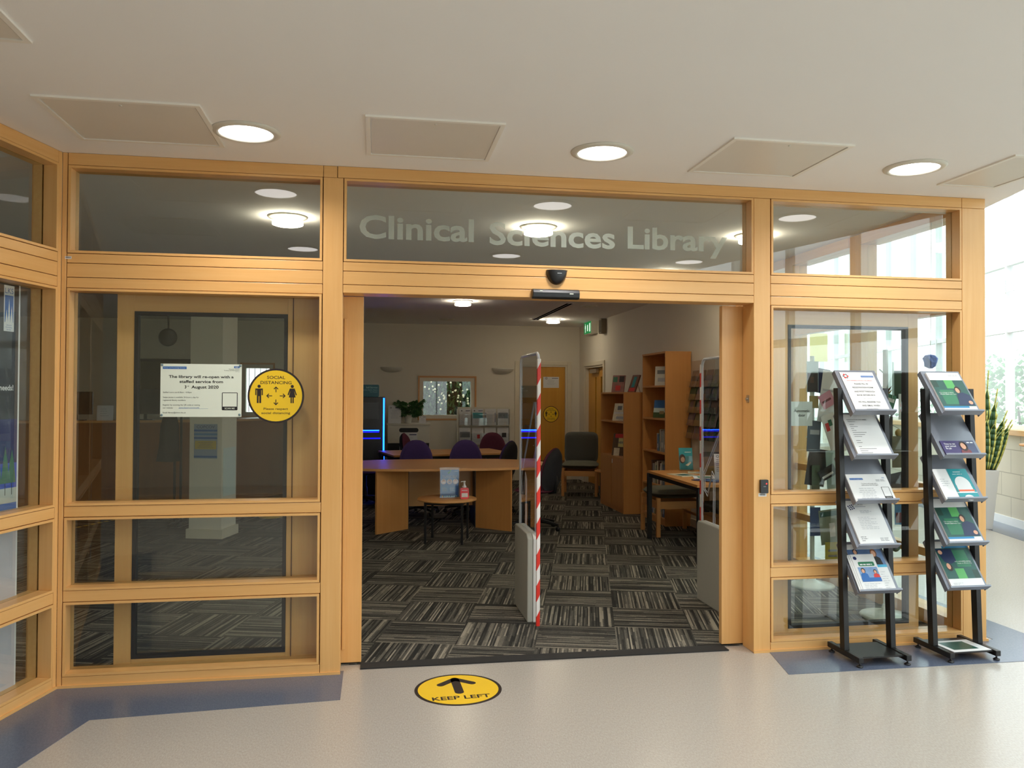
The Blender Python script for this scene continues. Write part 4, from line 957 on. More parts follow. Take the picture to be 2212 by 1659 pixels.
copy_tree(c3, (2.02, 4.60, .006), -2.25, 'black backed office chair with maroon seat right of the oval table')
copy_tree(c1, (-.45, 4.75, .006), 1.5, 'purple office chair at the left end of the oval table')

# ================================================================== KIOSK, BOOK RETURN, PLANT, LEAFLET RACK
t = thing('self_service_kiosk', 'black self-service kiosk with blue light strips', 'kiosk', (-.13, 7.6, .006))
bx((-.46, 0, 0), (.45, .55, 1.515), mat('kiosk_black', (16, 17, 24), .25)).obj('cabinet', t, bevel=.006)
bx((-.4, -.008, 1.19), (.36, 0, 1.43), mat('kiosk_panel', (58, 60, 66), .3)).obj('screen', t)
bx((.425, -.006, .12), (.447, .0, 1.5), LEDB).obj('light_strip', t)
for z, mt, x1 in ((1.01, LEDB, .37), (.985, LEDB2, .37), (.89, LEDB2, .39)): bx((-.42, -.006, z), (x1, .0, z+(.014 if mt is LEDB else .02)), mt).obj('light_strip', t)
MB().disc(.05, .78, .008, STEEL, -.002, 12).obj('lock', t)
t = thing('kiosk_sign', 'teal information board on top of the black kiosk', 'sign', (0., 7.75, 1.521))
m = MB(); m.xz(rrect(-.35, 0.0, .235, .185, .02), 0, .02, mat('sign_teal', (24, 92, 108), .4)); m.obj('board', t)
m = MB()
for s_, z, h in (('Self Service', .13, .026), ('Borrow, Renew, Return', .098, .016), ('Your Account', .07, .014)): m.text(s_, .21, z, h, mat('sign_pale', (150, 196, 196), .5), align='R', y=-.001)
m.obj('lettering', t)
t = thing('book_return_box', 'cream book return box with a black slot below the potted plant', 'book return box', (.75, 9.4, .006))
bx((-.36, 0, .72), (.36, .5, 1.03), CREAM).obj('cabinet', t, bevel=.004); bx((-.35, .02, 0), (.35, .48, .72), BLACKM).obj('base', t); bx((-.375, -.015, 1.03), (.375, .51, 1.055), CREAM).obj('top', t, bevel=.004)
m = MB(); m.xz(rrect(-.165, .905, .165, .98, .037, 8), -.004, 0, INK); m.obj('slot', t)
def a4(name, x, y, z, w, h, label, rx=0., seed=0, rz=0., cat='notice', stand=True):
    t = thing(name, label, cat, (x, y, z), rz)
    m = MB(); m.box((-w/2, 0, 0), (w/2, .001, h), PAPER); m.disc(-w*.3, h*.87, w*.07, INKG, n=12); m.disc(-w*.3, h*.87, w*.035, PAPER, -.0008, 12); m.rect(w*.05, h*.85, w*.45, h*.9, NAVY); lines(m, -w*.3, h*.7, w*.6, 7, h*.07, INKL, h*.018, seed=seed, align='C'); m.obj('sheet', t, rot=(-rx, 0, 0))
    if stand: bx((-w/2-.004, .002, 0), (w/2+.004, .004, h+.006), ACR).obj('holder', t, rot=(-rx, 0, 0)); bx((-w/2, -.04, 0), (w/2, .06, .003), ACR).obj('holder_foot', t)
    return t
a4('acrylic_notice', .51, 9.5, 1.063, .22, .31, 'white notice in a clear stand left of the potted plant', .12, 3)
a4('acrylic_notice', .99, 9.5, 1.063, .12, .13, 'tiny framed notice right of the potted plant', .3, 4)
a4('paper_notice', .745, 9.395, .6, .3, .31, 'white notice on the front of the book return box', 0, 5, stand=False)
t = thing('potted_plant', 'leafy green plant in a white pot on the book return box', 'plant', (.745, 9.62, 1.062))
MB().lathe([(.05, 0), (.068, .14), (.071, .145), (.066, .15), (.06, .13), (0, .125)], (0, 0, 0), POTW, 24).obj('pot', t)
def palm(m, base, d, size, mt):
    d = d.normalized(); side = d.cross(Vector((0, -.8, .6))).normalized(); up = side.cross(d)
    for k in range(-3, 4):
        a = k*.42; dd = (d*math.cos(a)+side*math.sin(a)).normalized(); L_ = size*(1-.09*abs(k)); s2 = dd.cross(up).normalized()*size*.13
        m.add([tuple(base), tuple(base+dd*L_*.5+s2+up*.006), tuple(base+dd*L_-up*.012), tuple(base+dd*L_*.5-s2+up*.006)], [(0, 1, 2, 3)], mt)
m = MB(); st = MB(); rnd = random.Random(5)
for i in range(62):
    a = rnd.uniform(0, 2*PI); el = rnd.uniform(-.1, 1.1); r = rnd.uniform(.1, .2); p = Vector((math.cos(a)*r*1.2, math.sin(a)*r*.7, .16+r*math.tan(min(el, .95))*.9)); st.tube([(0, 0, .12), tuple(p*.5+Vector((0, 0, .1))), tuple(p)], .0025, LEAF, 5)
    palm(m, p, Vector((math.cos(a)*.8, -.55+math.sin(a)*.4, -.45)), rnd.uniform(.08, .12), LEAF)
m.obj('foliage', t); st.obj('stems', t)
# leaflet rack at the back wall
t = thing('leaflet_rack', 'tall clear leaflet rack of white sheets at the back wall', 'leaflet rack', (2.1, 9.75, .006))
bx((-.47, .06, .3), (.47, .075, 1.335), CREAM).obj('back_panel', t); 
for sx in (-1, 1): bx((sx*.47-.012, .0, 0), (sx*.47+.012, .1, 1.3), CREAM).obj('side_panel', t)
for r in range(3): bx((-.458, -.03, .33+r*.34), (.458, -.025, .53+r*.34), ACR).obj('pocket_front', t); bx((-.458, -.03, .322+r*.34), (.458, .06, .33+r*.34), CREAM).obj('shelf', t)
rnd = random.Random(11)
looks = ['with a round crest', 'with a blue header', 'with a small photo', 'with two dark rules', 'with a green picture', 'with a red mark', 'with a printed table', 'with a dark square', 'with plain text', 'with a teal header', 'with a dashed border', 'with a grey picture']
for r in range(3):
    for c in range(4):
        m = MB(); w, h = .205, .29; m.box((-w/2, 0, 0), (w/2, .004, h), PAPER); k = r*4+c
        if k in (0, 1, 8, 9): m.disc(-.06, h-.035, .014, INKG, n=12); m.rect(.01, h-.04, .09, h-.028, NAVY)
        if k in (2, 7): m.rect(-.02, .12, .06, .2, PBLK, -.0007)
        if k in (4, 11, 9): m.rect(-.09, .12, .09, .22, TEAL if k == 9 else INKG, -.0007)
        if k == 5: m.rect(-.01, .1, .04, .17, RED, -.0007)
        if k in (3, 10): m.rect(-.09, .05, -.08, .22, NAVY); m.rect(.08, .05, .09, .22, NAVY)
        lines(m, -.08, .24, .16, 11, .02, INKL, .005, seed=40+k, align='C')
        o = m.obj('leaflet', None, (2.1-.342+c*.228, 9.75-.012, .342+r*.34), (-.08, 0, 0))
        tag(o, 'white sheet %s, %s row of the back rack, %s column' % (looks[k], ('bottom', 'middle', 'top')[r], ('first', 'second', 'third', 'last')[c]), 'leaflet', 'sheets in the rack at the back wall')
# wall uplighters
def sconce(x, label):
    t = thing('wall_uplighter', label, 'wall light', (x, 9.98, 2.05), 0, 'plaster uplighters on the back wall')
    m = MB(); n, k = 18, 7; vs = []
    for j in range(k+1):
        a = PI/2*j/k
        for i in range(n+1):
            b = PI+PI*i/n; vs.append((.205*math.cos(b)*math.cos(a*.98)**.8, .13*math.sin(b)*math.cos(a*.98), -.095*math.sin(a)))
    m.add(vs, [(j*(n+1)+i, (j+1)*(n+1)+i, (j+1)*(n+1)+i+1, j*(n+1)+i+1) for j in range(k) for i in range(n)], POTW, True); o = m.obj('bowl', t); s_ = o.modifiers.new('solid', 'SOLIDIFY'); s_.thickness = .006
sconce(.466, 'white plaster uplighter on the back wall above the plant'); sconce(2.473, 'white plaster uplighter on the back wall near the far door')
t = a4('paper_notice', 3.377, 10.0035, 1.697, .298, .203, 'white landscape notice on the upper part of the far door', 0, 7, stand=False)
# exit sign and wall speaker on the right wall
t = thing('exit_sign', 'green running man exit sign on the right wall over the side door', 'exit sign', (3.91, 8.96, 2.62))
bx((-.12, -.24, 0), (-.0, .24, .22), POTW).obj('housing', t, bevel=.004)
m = MB(); m.rect(-.235, .008, .235, .212, SIGNG, -.0); m.rect(.12, .035, .18, .18, SIGNW, -.0008); m.rect(-.02, .05, .03, .16, SIGNW, -.0008); man(m, -.14, .05, .13, SIGNW, -.0008); m.obj('sign_face', t, (-.1208, 0, 0), (0, 0, -PI/2))
t = thing('wall_speaker', 'small dark wall speaker to the right of the exit sign', 'speaker', (3.91, 8.28, 2.58)); bx((-.09, -.08, 0), (0, .08, .24), mat('speaker_brown', (120, 108, 90), .6)).obj('cabinet', t, bevel=.006); bx((-.095, -.065, .02), (-.09, .065, .22), mat('speaker_grille', (84, 76, 64), .8)).obj('grille', t)

# ================================================================== BOOKCASES (facing -x)
def book(x, y, z, w, h, d, mt, label, grp, ry=0., cover=None, rz=0.):
    """spine faces -x; w along y"""
    m = MB(); m.box((0, -w/2, 0), (d, w/2, h), mt); m.box((.004, -w/2+.003, -.0), (d-.001, w/2-.003, h+.0006), PAPER) if False else None
    if cover: m.add([(-.0006, -w*.3, h*.2), (-.0006, w*.3, h*.2), (-.0006, w*.3, h*.45), (-.0006, -w*.3, h*.45)], [(0, 3, 2, 1)], cover)
    o = m.obj('book', None, (x, y, z), (0, ry, rz)); tag(o, label, 'book', grp); return o
X1 = 3.39
t = thing('display_cabinet', 'low wooden cabinet with display shelves and cupboard doors', 'cabinet', (X1, 5.6, .006))
bx((0, 0, 0), (.52, .022, 1.59), BZ).obj('side_panel', t); bx((0, 1.078, 0), (.52, 1.1, 1.59), BZ).obj('side_panel', t); bx((-.004, -.004, 1.575), (.52, 1.104, 1.597), BY).obj('top', t); bx((.5, .022, .03), (.515, 1.078, 1.575), BZ).obj('back_panel', t)
for z in (1.185, .705): bx((.0, .022, z), (.5, 1.078, z+.022), BY).obj('shelf', t)
for a, b in ((.024, .547), (.565, 1.076)): bx((-.002, a, .05), (.016, b, .703), BZ).obj('cupboard_door', t)
bx((.016, .54, .05), (.03, .57, .7), INK).obj('door_gap', t); bx((0.01, .024, .0), (.03, 1.076, .045), BY).obj('plinth', t); bx((-.0035, .5, .63), (-.002, .53, .685), PAPER).obj('door_label', t); MB().lathe([(0, -.004), (.02, -.004), (.02, 0)], (0, 0, 0), PAPER, 16, M=Matrix.Translation((.42, -.001, 1.46)) @ Matrix.Rotation(PI/2, 4, 'X')).obj('round_sticker', t)
def display(name, x, y, z, w, h, mts, label, lean=.2, rz=-PI/2, prop=False, th=.018, text=None):
    """book standing face out; face normal -y local turned by rz"""
    t = thing(name, label, 'book', (x, y, z), rz, 'books displayed face out')
    m = MB(); m.box((-w/2, 0, 0), (w/2, th, h), mts[0])
    for i, (a, b, c, d, mt) in enumerate(mts[1]): m.rect(-w/2+a*w, b*h, -w/2+c*w, d*h, mt, -.0005-.0003*i)
    if text: m.text(text[0], 0, text[1]*h, text[2], text[3], -.004, 'C', .02)
    m.obj('cover', t, rot=(-lean, 0, 0)); 
    if prop: MB().tube([(0, .0+h*.8*math.sin(lean)+th, h*.75), (0, .1+h*.5*math.sin(lean), 0)], .004, STEEL, 6).obj('easel', t)
    return t
GD = mat('cover_cream', (218, 208, 180), .35, var=.3, vscale=40); CHER = mat('cover_herbs', (96, 72, 44), .4, var=.5, vscale=30); CFACE = mat('cover_face', (150, 96, 84), .4, var=.4, vscale=25)
display('face_out_book', 3.47, 6.15, 1.604, .19, .24, (CFACE, [(.55, .6, .95, .95, PHAIR), (.3, .1, .7, .4, RED), (.05, .6, .4, .9, GRN)]), 'face-out book with a portrait cover, left one on the cabinet top', .22, -.8)
display('face_out_book', 3.60, 5.95, 1.604, .19, .25, (mat('cover_brown', (120, 70, 50), .4, var=.3), [(.3, .3, .7, .9, TEAL), (.1, .05, .9, .25, RED)]), 'book turned edge-on on an easel, right one on the cabinet top', .35, -1.35, True)
display('face_out_book', 3.50, 6.08, 1.211, .28, .25, (GD, [(.2, .62, .45, .85, INKG), (.6, .62, .85, .85, INKG), (.05, .4, .95, .5, PAPER), (.2, .1, .8, .25, INKL)]), 'pale glossy book face out on the upper cabinet shelf', .3, -.85)
display('face_out_book', 3.50, 6.08, .731, .30, .31, (CHER, [(.3, .4, .75, .8, mat('cover_yellow', (226, 214, 140), .5)), (.1, .0, .4, .35, GD), (.1, .8, .8, .98, RED)]), 'brown herb book with a yellow title square on the lower cabinet shelf', .2, -.85, text=('HERBS', .55, .03, INKG))
X2, Y2, Y3 = 3.58, 4.57, 5.41
t = thing('tall_bookcase', 'tall narrow wooden bookcase right of the low display cabinet', 'bookcase', (X2, Y2, .006))
bx((0, 0, 0), (.32, .022, 2.06), BZ).obj('side_panel', t); bx((0, .818, 0), (.32, .84, 2.06), BZ).obj('side_panel', t); bx((-.003, -.003, 2.06), (.322, .843, 2.082), BY).obj('top', t); bx((.3, .022, .03), (.315, .818, 2.06), BZ).obj('back_panel', t); bx((.01, .022, 0), (.03, .818, .06), BY).obj('plinth', t)
SH = (1.655, 1.256, .848, .442, .06)
for z in SH: bx((.0, .022, z), (.3, .818, z+.022), BY).obj('shelf', t)
display('face_out_book', 3.68, 4.97, SH[0]+.029, .19, .24, (mat('cover_white', (216, 214, 204), .4, var=.1, vscale=30), [(.15, .6, .85, .8, INKG), (.2, .2, .8, .4, INKL)]), 'white face-out book on the top shelf of the tall bookcase', .1, -.75)
display('face_out_book', 3.67, 4.99, SH[1]+.029, .2, .225, (mat('cover_sky', (60, 108, 168), .3, var=.1), [(0, .3, 1, .55, mat('cover_haze', (190, 206, 200), .3)), (0, 0, 1, .3, mat('cover_field', (66, 84, 44), .3)), (.4, .2, .7, .38, mat('cover_house', (150, 128, 90), .3))]), 'blue landscape book face out in the tall bookcase', .25, -.75)
rnd = random.Random(21); cols = [mat('spine_%s' % n_, c, .5) for n_, c in (('white', (214, 208, 196)), ('cream', (196, 184, 160)), ('grey', (150, 148, 142)), ('brown', (110, 78, 60)), ('blue', (90, 110, 140)), ('pale', (226, 224, 216)), ('green', (104, 120, 90)))]
for sh, yend, nm in ((1, 4.69, 'second'), (2, 4.98, 'third'), (3, 5.14, 'fourth'), (4, 5.14, 'bottom')):
    y = Y2+.03
    while y < yend:
        w = rnd.uniform(.018, .042); h = rnd.uniform(.20, .29); cidx = rnd.randrange(7)
        book(X2+.03+rnd.uniform(0, .02), y+w/2, SH[sh]+.029, w, h, .19, cols[cidx], 'upright %s book in the row on the %s shelf of the tall bookcase' % (('white', 'cream', 'grey', 'brown', 'dusty blue', 'pale', 'dull green')[cidx], nm), 'books on the %s shelf of the tall bookcase' % nm, cover=cols[(cidx+3) % 7]); y += w+.002

# ================================================================== DESK, EASY CHAIRS, SMALL TABLE
t = thing('desk', 'wooden desk with black metal legs near the right gate', 'desk', (3.46, 3.15, .006))
MB().prism([(-.37, -.73), (.38, -.73), (.38, .73), (-.34, .73)], .71, .734, BY).obj('desktop', t, bevel=.002)
for sx in (-1, 1):
    for sy in (-1, 1): bx((sx*.33-.022, sy*.69-.022, 0), (sx*.33+.022, sy*.69+.022, .71), BLACKM).obj('leg', t)
    bx((sx*.33-.015, -.67, .67), (sx*.33+.015, .67, .71), BLACKM).obj('rail', t); bx((-.31, sx*.69-.015, .67), (.31, sx*.69+.015, .71), BLACKM).obj('rail', t)
def easy(label, loc, rz, back=True, fab=None, grp='low wooden chairs with grey upholstery'):
    fab = fab or GREYF
    t = thing('easy_chair', label, 'chair', (loc[0], loc[1], .006), rz, grp)
    b = puff(.29, .29, .055, .06, fab, e=5.); b.obj('seat', t, (0, 0, .47), (-PI/2, 0, 0))
    for sx in (-1, 1):
        for sy in (-1, 1): bx((sx*.255-.022, sy*.26-.022, 0), (sx*.255+.022, sy*.26+.022, .43), BZ).obj('leg', t, bevel=.006)
        bx((sx*.255-.012, -.24, .31), (sx*.255+.012, .24, .39), BY).obj('rail', t); bx((-.235, sx*.26-.012, .31), (.235, sx*.26+.012, .39), BX).obj('rail', t); bx((sx*.255-.01, -.24, .2), (sx*.255+.01, .24, .225), BY).obj('stretcher', t)
    if back: puff(.27, .25, .05, .05, GREYF2, e=6.).obj('backrest', t, (0, .32, .72), (-.18, 0, 0)); 
    return t
easy('grey easy chair with its back against the far doors', (3.36, 7.75), -.3)
e2 = easy('backless looking grey wooden chair pushed under the far end of the desk', (3.5, 4.14), 0, False)
e3 = easy('grey wooden chair mostly hidden behind the right security gate', (3.64, 2.78), 0, False)
t = thing('side_table', 'small round wooden table with black legs between easy chair and cabinet', 'table', (3.66, 7.1, .006)); MB().lathe([(0, .41), (.24, .41), (.24, .432), (0, .434)], (0, 0, 0), BX, 36).obj('tabletop', t)
for i in range(4): a = PI/4+i*PI/2; MB().tube([(.2*math.cos(a)*.8, .2*math.sin(a), 0), (.2*math.cos(a)*.8, .2*math.sin(a), .41)], .014, BLACKM, 8).obj('leg', t)
# things on the desk
t = thing('leaflet_holder', 'clear holder with a teal leaflet at the back of the desk', 'leaflet holder', (3.53, 3.78, .742), -.1)
m = MB(); m.box((-.075, 0, .01), (.075, .004, .25), TEAL); m.disc(-.04, .13, .035, PHAIR, -.0008, 16, rz=.05); m.disc(-.035, .12, .022, SKIN, -.0012, 14, rz=.03); m.poly([(-.01, .06), (.05, .1), (.06, .085), (.02, .05)], GD, -.001); m.rect(-.01, .2, .06, .206, PAPER); m.obj('leaflet', t, rot=(-.2, 0, 0)); bx((-.08, -.006, 0), (.08, -.002, .16), ACR).obj('holder', t, rot=(-.2, 0, 0)); bx((-.08, -.05, 0), (.08, .1, .003), ACR).obj('holder_foot', t)
t = thing('leaflet_holder', 'empty looking clear brown tinted holder in the middle of the desk', 'leaflet holder', (3.62, 3.3, .742), -.2); bx((-.08, 0, 0), (.08, .003, .24), glass('smoked_acrylic', (.6, .58, .52))).obj('holder', t, rot=(-.25, 0, 0)); m = MB(); m.box((-.07, .004, .01), (.07, .007, .2), GD); m.obj('leaflet', t, rot=(-.25, 0, 0)); bx((-.08, -.05, 0), (.08, .08, .003), ACR).obj('holder_foot', t)
t = thing('leaflet_holder', 'clear holder with a white leaflet nearest the door jamb', 'leaflet holder', (3.48, 2.72, .742), -.15); m = MB(); m.box((-.08, 0, .01), (.08, .003, .26), PAPER); m.disc(-.045, .235, .014, INKG, n=14); m.disc(-.045, .235, .008, PAPER, -.0009, 12); lines(m, -.06, .2, .12, 7, .018, NAVY, .006, seed=71); m.obj('leaflet', t, rot=(-.2, 0, 0)); bx((-.085, -.006, 0), (.085, -.002, .18), ACR).obj('holder', t, rot=(-.2, 0, 0)); bx((-.085, -.05, 0), (.085, .08, .003), ACR).obj('holder_foot', t)
for i, (x, y, rz, mt, w, h, lab) in enumerate(((3.3, 3.3, .2, GD, .21, .29, 'open cream magazine lying at the far side of the desk'), (3.42, 3.05, -.3, PAPER, .21, .29, 'white magazine with a green photo lying on the desk'), (3.36, 2.75, .5, NAVY, .21, .29, 'dark blue magazine near the front corner of the desk'), (3.58, 3.5, 1.2, GD, .2, .27, 'pale pamphlet lying beside the teal leaflet holder'))):
    m = MB(); m.box((-w/2, -h/2, 0), (w/2, h/2, .006), mt); m.add([(-w*.3, -h*.3, .0066), (w*.3, -h*.3, .0066), (w*.3, h*.2, .0066), (-w*.3, h*.2, .0066)], [(0, 1, 2, 3)], (DGRN, GRN, SKYB, INKL)[i]); o = m.obj('magazine', None, (x, y, .741), (0, 0, rz)); tag(o, lab, 'magazine', 'magazines lying on the desk')
# magazine rack on the right wall
t = thing('magazine_rack', 'clear wall rack full of magazines behind the right gate', 'magazine rack', (3.905, 4.12, 1.13), -PI/2); bx((-.43, -.012, 0), (.43, -.002, .84), ACR).obj('back_panel', t)
mk = [mat('magazine_%s' % n_, c, .35, var=.45, vscale=18) for n_, c in (('grey', (110, 104, 108)), ('olive', (98, 92, 60)), ('brown', (92, 74, 66)), ('green', (40, 74, 52)), ('plum', (92, 76, 92)))]
for r in range(5):
    for c in range(4):
        w, h = .18, .24; m = MB(); m.box((-w/2, 0, 0), (w/2, .006, h), mk[(r*3+c*2) % 5]); m.rect(-w*.4, h*.82, w*.2, h*.92, INKL); m.poly([(-w*.1, h*.1), (w*.3, h*.2), (w*.1, h*.7), (-w*.35, h*.5)], mk[(r+c+2) % 5], -.0008)
        o = m.obj('magazine', None, (3.905-.045-.012*r, 4.12+.32-c*.213, 1.66-r*.15+.0), (-.25, 0, -PI/2)); tag(o, 'magazine in the wall rack, %s row from the top, %s from the left' % (('first', 'second', 'third', 'fourth', 'fifth')[r], ('first', 'second', 'third', 'fourth')[c]), 'magazine', 'magazines in the wall rack')
    bx((-.43, -.06-.012*r, .53-.15*r), (.43, -.055-.012*r, .60-.15*r), ACR).obj('pocket', t)
bx((3.895, 5.0-.42, 1.4), (3.91, 5.0-.38, 1.75), CREAM) if False else None

# ================================================================== COLUMN, COUNTER, COAT STAND (seen through the left glass)
cc = MB(); cc.prism([at15(-1.563, 4.68, a, b) for a, b in ((-.18, -.18), (.18, -.18), (.18, .18), (-.18, .18))], .006, ZC, WHITE); cc.prism([at15(-1.563, 4.68, a, b) for a, b in ((-.203, -.203), (.203, -.203), (.203, .203), (-.203, .203))], .006, .105, TRIMW); struct(cc.obj('wall_column'))
fx, fy = at15(-1.563, 4.68, 0, -.183)
m = MB(); m.box((-.13, 0, 0), (.13, .001, .37), mat('poster_stripe', (150, 168, 190), .5)); 
for i, (a, mt) in enumerate(((.31, BLUE), (.27, SKYB), (.23, BLUE), (.03, BLUE))): m.rect(-.13, a-.02, .13, a, mt)
m.rect(-.12, .1, .12, .19, mat('poster_yellow', (196, 172, 74), .5), -.0007); lines(m, -.1, .17, .2, 4, .018, INKG, .005, -.0009, 33, 'C'); m.text('COPCOV', 0, .325, .03, NAVY, y=-.0009, align='C', w=.2)
o = m.obj('poster', None, (fx, fy, .86), (0, 0, -A15)); tag(o, 'blue and yellow COPCOV poster on the white column', 'poster')
gx, gy = at15(-1.563, 4.68, .186, 0)
o = bx((-.15, 0, 0), (.15, .004, .52), mat('reflection_pale', (214, 226, 220), .4)).obj('reflection_panel', None, (gx, gy, .45), (0, 0, PI/2-A15)); tag(o, 'pale panel imitating a window reflection on the right side of the white column', 'board')  # reflected daylight painted as a pale panel, no real board
CW = wood('counter_wood', (150, 92, 40), (128, 74, 30), 2, .5, .6)
t = thing('reception_counter', 'long dark wooden reception counter beyond the left glass', 'counter', (0, 0, .006))
m = MB(); m.prism([(-4.6, 6.6), (-1.98, 7.1), (-1.98, 7.16), (-4.6, 6.66)], 0, 1.16, CW); m.obj('front_panel', t)
m = MB(); m.prism([(-1.98, 7.1), (-1.2, 8.5), (-1.25, 8.53), (-2.03, 7.16)], 0, 1.16, CW); m.obj('return_panel', t)
m = MB(); m.prism([(-4.6, 6.55), (-1.93, 7.07), (-1.15, 8.5), (-1.5, 8.65), (-2.2, 7.4), (-4.6, 7.0)], 1.16, 1.19, BX); m.obj('worktop', t)
for x, y, h, w, lab in ((-2.9, 7.05, .34, .45, 'dark computer monitor on the reception counter behind the left notice'), (-3.7, 6.85, .3, .4, 'dark computer monitor at the left end of the reception counter')):
    t = thing('monitor', lab, 'monitor', (x, y, 1.196)); bx((-w/2, 0, .08), (w/2, .03, .08+h), BLACK).obj('screen', t, bevel=.004); bx((-.02, .01, 0), (.02, .03, .09), BLACK).obj('neck', t); bx((-.1, -.03, 0), (.1, .1, .01), BLACK).obj('foot', t)
t = thing('acrylic_notice', 'small white tent card at the left end of the counter', 'notice', (-3.35, 6.86, 1.196), .1); m = MB(); m.box((-.1, 0, 0), (.1, .002, .2), PAPER); lines(m, -.06, .15, .12, 4, .03, INKL, .006, seed=90); m.obj('sheet', t, rot=(-.15, 0, 0))
t = thing('wall_picture', 'dark framed board on the back wall behind the counter', 'picture', (-3.5, 9.975, 1.35)); bx((-.55, -.02, 0), (.55, 0, .8), mat('board_frame', (46, 36, 26), .5)).obj('frame', t); bx((-.5, -.024, .05), (.5, -.02, .75), mat('board_fill', (88, 78, 58), .7, var=.4, vscale=6)).obj('picture', t)
t = thing('coat_stand', 'black coat stand between notice and column beyond the left glass', 'coat stand', (-2.13, 5.55, .006))
for dx in (-.035, .035): bx((dx-.012, -.012, .02), (dx+.012, .012, 1.6), BLACKM).obj('pole', t)
bx((-.05, -.25, 0), (-.02, .25, .03), BLACKM).obj('foot', t); bx((.02, -.25, 0), (.05, .25, .03), BLACKM).obj('foot', t)
for k in range(3): MB().tube([(-.05, 0, 1.35+k*.08), (-.12, 0, 1.38+k*.08), (-.14, 0, 1.42+k*.08)], .006, BLACKM, 6).obj('hook', t)
def coat(x, y, z, mt, label, s=1.):
    m = MB(); n = 14; vs = []; prof = [(0.02, 0), (.07, -.05), (.10, -.2), (.105, -.45), (.12, -.62)]
    for r, zz in prof:
        for i in range(n): a = 2*PI*i/n; rr = r*(1+.22*math.cos(3*a+zz*4)); vs.append((rr*math.cos(a)*s, rr*math.sin(a)*.6*s, zz*s))
    m.add(vs, [(j*n+i, (j+1)*n+i, (j+1)*n+(i+1) % n, j*n+(i+1) % n) for j in range(len(prof)-1) for i in range(n)], mt, True)
    o = m.obj('hanging_coat', None, (x, y, z)); md = o.modifiers.new('solid', 'SOLIDIFY'); md.thickness = .008; tag(o, label, 'coat'); return o
coat(-2.235, 5.55, 1.37, mat('coat_grey', (70, 66, 66), .9), 'dark grey coat hanging from the black coat stand')
t = thing('ceiling_fan', 'small dark fan fitting hanging high behind the left glass', 'fan', (-2.75, 7.6, 2.36)); MB().lathe([(0, -.06), (.1, -.05), (.13, 0), (.1, .05), (0, .06)], (0, 0, 0), mat('fan_grey', (90, 88, 84), .5), 20, M=Matrix.Rotation(PI/2, 4, 'X')).obj('cage', t); MB().tube([(0, .03, .03), (0, .03, ZC-2.36)], .012, BLACKM, 8).obj('rod', t)
for i in range(9):
    a = i*.075; o = bx((-.02, 0, 0), (.02, .06, .0015), YEL).obj('floor_tape', None, (-3.25+i*.045, 5.35+i*.1, .0062), (0, 0, -.42)); tag(o, 'yellow dash in the line of floor tape before the counter', 'floor tape', 'yellow dashes of floor tape')
o = MB().lathe([(.16, 0), (.16, .001), (0, .001)], (0, 0, 0), YEL, 24).obj('floor_sticker', None, (-1.1, 6.0, .0062)); tag(o, 'small yellow floor sticker near the counter beyond the left glass', 'sticker')

# ================================================================== POLE STANDS with leaflets behind the right glass
PW = mat('pole_white', (222, 232, 226), .35, var=.02)
def pole(x, y, h, label):
    t = thing('pole_stand', label, 'display stand', (x, y, .006), 0, 'white pole leaflet stands'); MB().lathe([(.17, 0), (.175, .012), (.165, .022), (.07, .035), (.03, .055), (.022, .09)], (0, 0, 0), PW, 40).obj('base', t); MB().tube([(0, 0, .05), (0, 0, h)], .018, PW, 16).obj('pole', t)
    for k in range(5): MB().tube([(-.02, 0, .68+k*.26), (-.06, -.02, .70+k*.26)], .006, PW, 6).obj('clip', t)
    return t
pole(3.71, 1.52, 1.88, 'white pole stand on the left, seen through the right window'); pole(3.735, .59, 1.88, 'white pole stand on the right, nearest the glass side wall')
def card(px, py, pz, w, h, mt, marks, label, rz=0., ry=0.):
    m = MB(); m.box((-w/2, 0, -h), (w/2, .002, 0), mt)
    for a, b, c, d, q in marks: m.rect(-w/2+a*w, -h+b*h, -w/2+c*w, -h+d*h, q, -.0006)
    o = m.obj('hanging_leaflet', None, (px, py, pz), (0, ry, rz)); tag(o, label, 'leaflet', 'leaflets hanging on the pole stands'); return o
y1 = 1.47
PB = mat('card_pale_blue', (188, 208, 214), .4); AQ = mat('card_aqua', (160, 190, 186), .35)
card(3.68, y1-.01, 1.84, .11, .25, PB, [(.05, 0, .95, .62, PHAIR), (.3, .3, .6, .5, mat('card_face', (120, 84, 64), .5))], 'pale blue sheet with a dark round head picture on the left pole', .1)
card(3.80, y1+.02, 1.78, .1, .2, NAVY, [], 'dark blue card at the top right of the left pole', -.3, .2)
card(3.84, y1-.02, 1.76, .16, .42, PAPER, [(.1, .6, .9, .64, INKL), (.1, .4, .8, .42, INKL)], 'tall white sheet high on the left pole', .15, .15)
card(3.76, y1-.04, 1.58, .12, .12, mat('card_pink', (214, 150, 170), .5), [(.1, .4, .8, .55, PMAR)], 'pink note stuck among the white sheets', 0, -.5)
card(3.68, y1-.03, 1.56, .08, .1, mat('card_gold', (150, 128, 50), .4), [], 'gold cut-out card left of the pink note')
card(3.80, y1-.05, 1.42, .17, .34, PAPER, [(.1, .6, .3, .8, RED), (.3, .7, .5, .85, GRN)], 'white sheet with a red flower on the left pole', .1, -.35)
card(3.685, y1-.03, 1.36, .12, .25, mat('card_storm', (70, 78, 92), .4, var=.3), [(.2, .55, .9, .7, INKL)], 'dark stormy poster card at the left of the first pole', .05, .05)
card(3.73, y1-.02, 1.13, .17, .3, mat('card_sepia', (64, 52, 46), .4, var=.5, vscale=20), [], 'dark brown photo card low on the left pole', 0, .15)
card(3.83, y1-.05, 1.12, .13, .31, AQ, [], 'plain aqua sheet right of the dark brown photo card', .1, -.05)
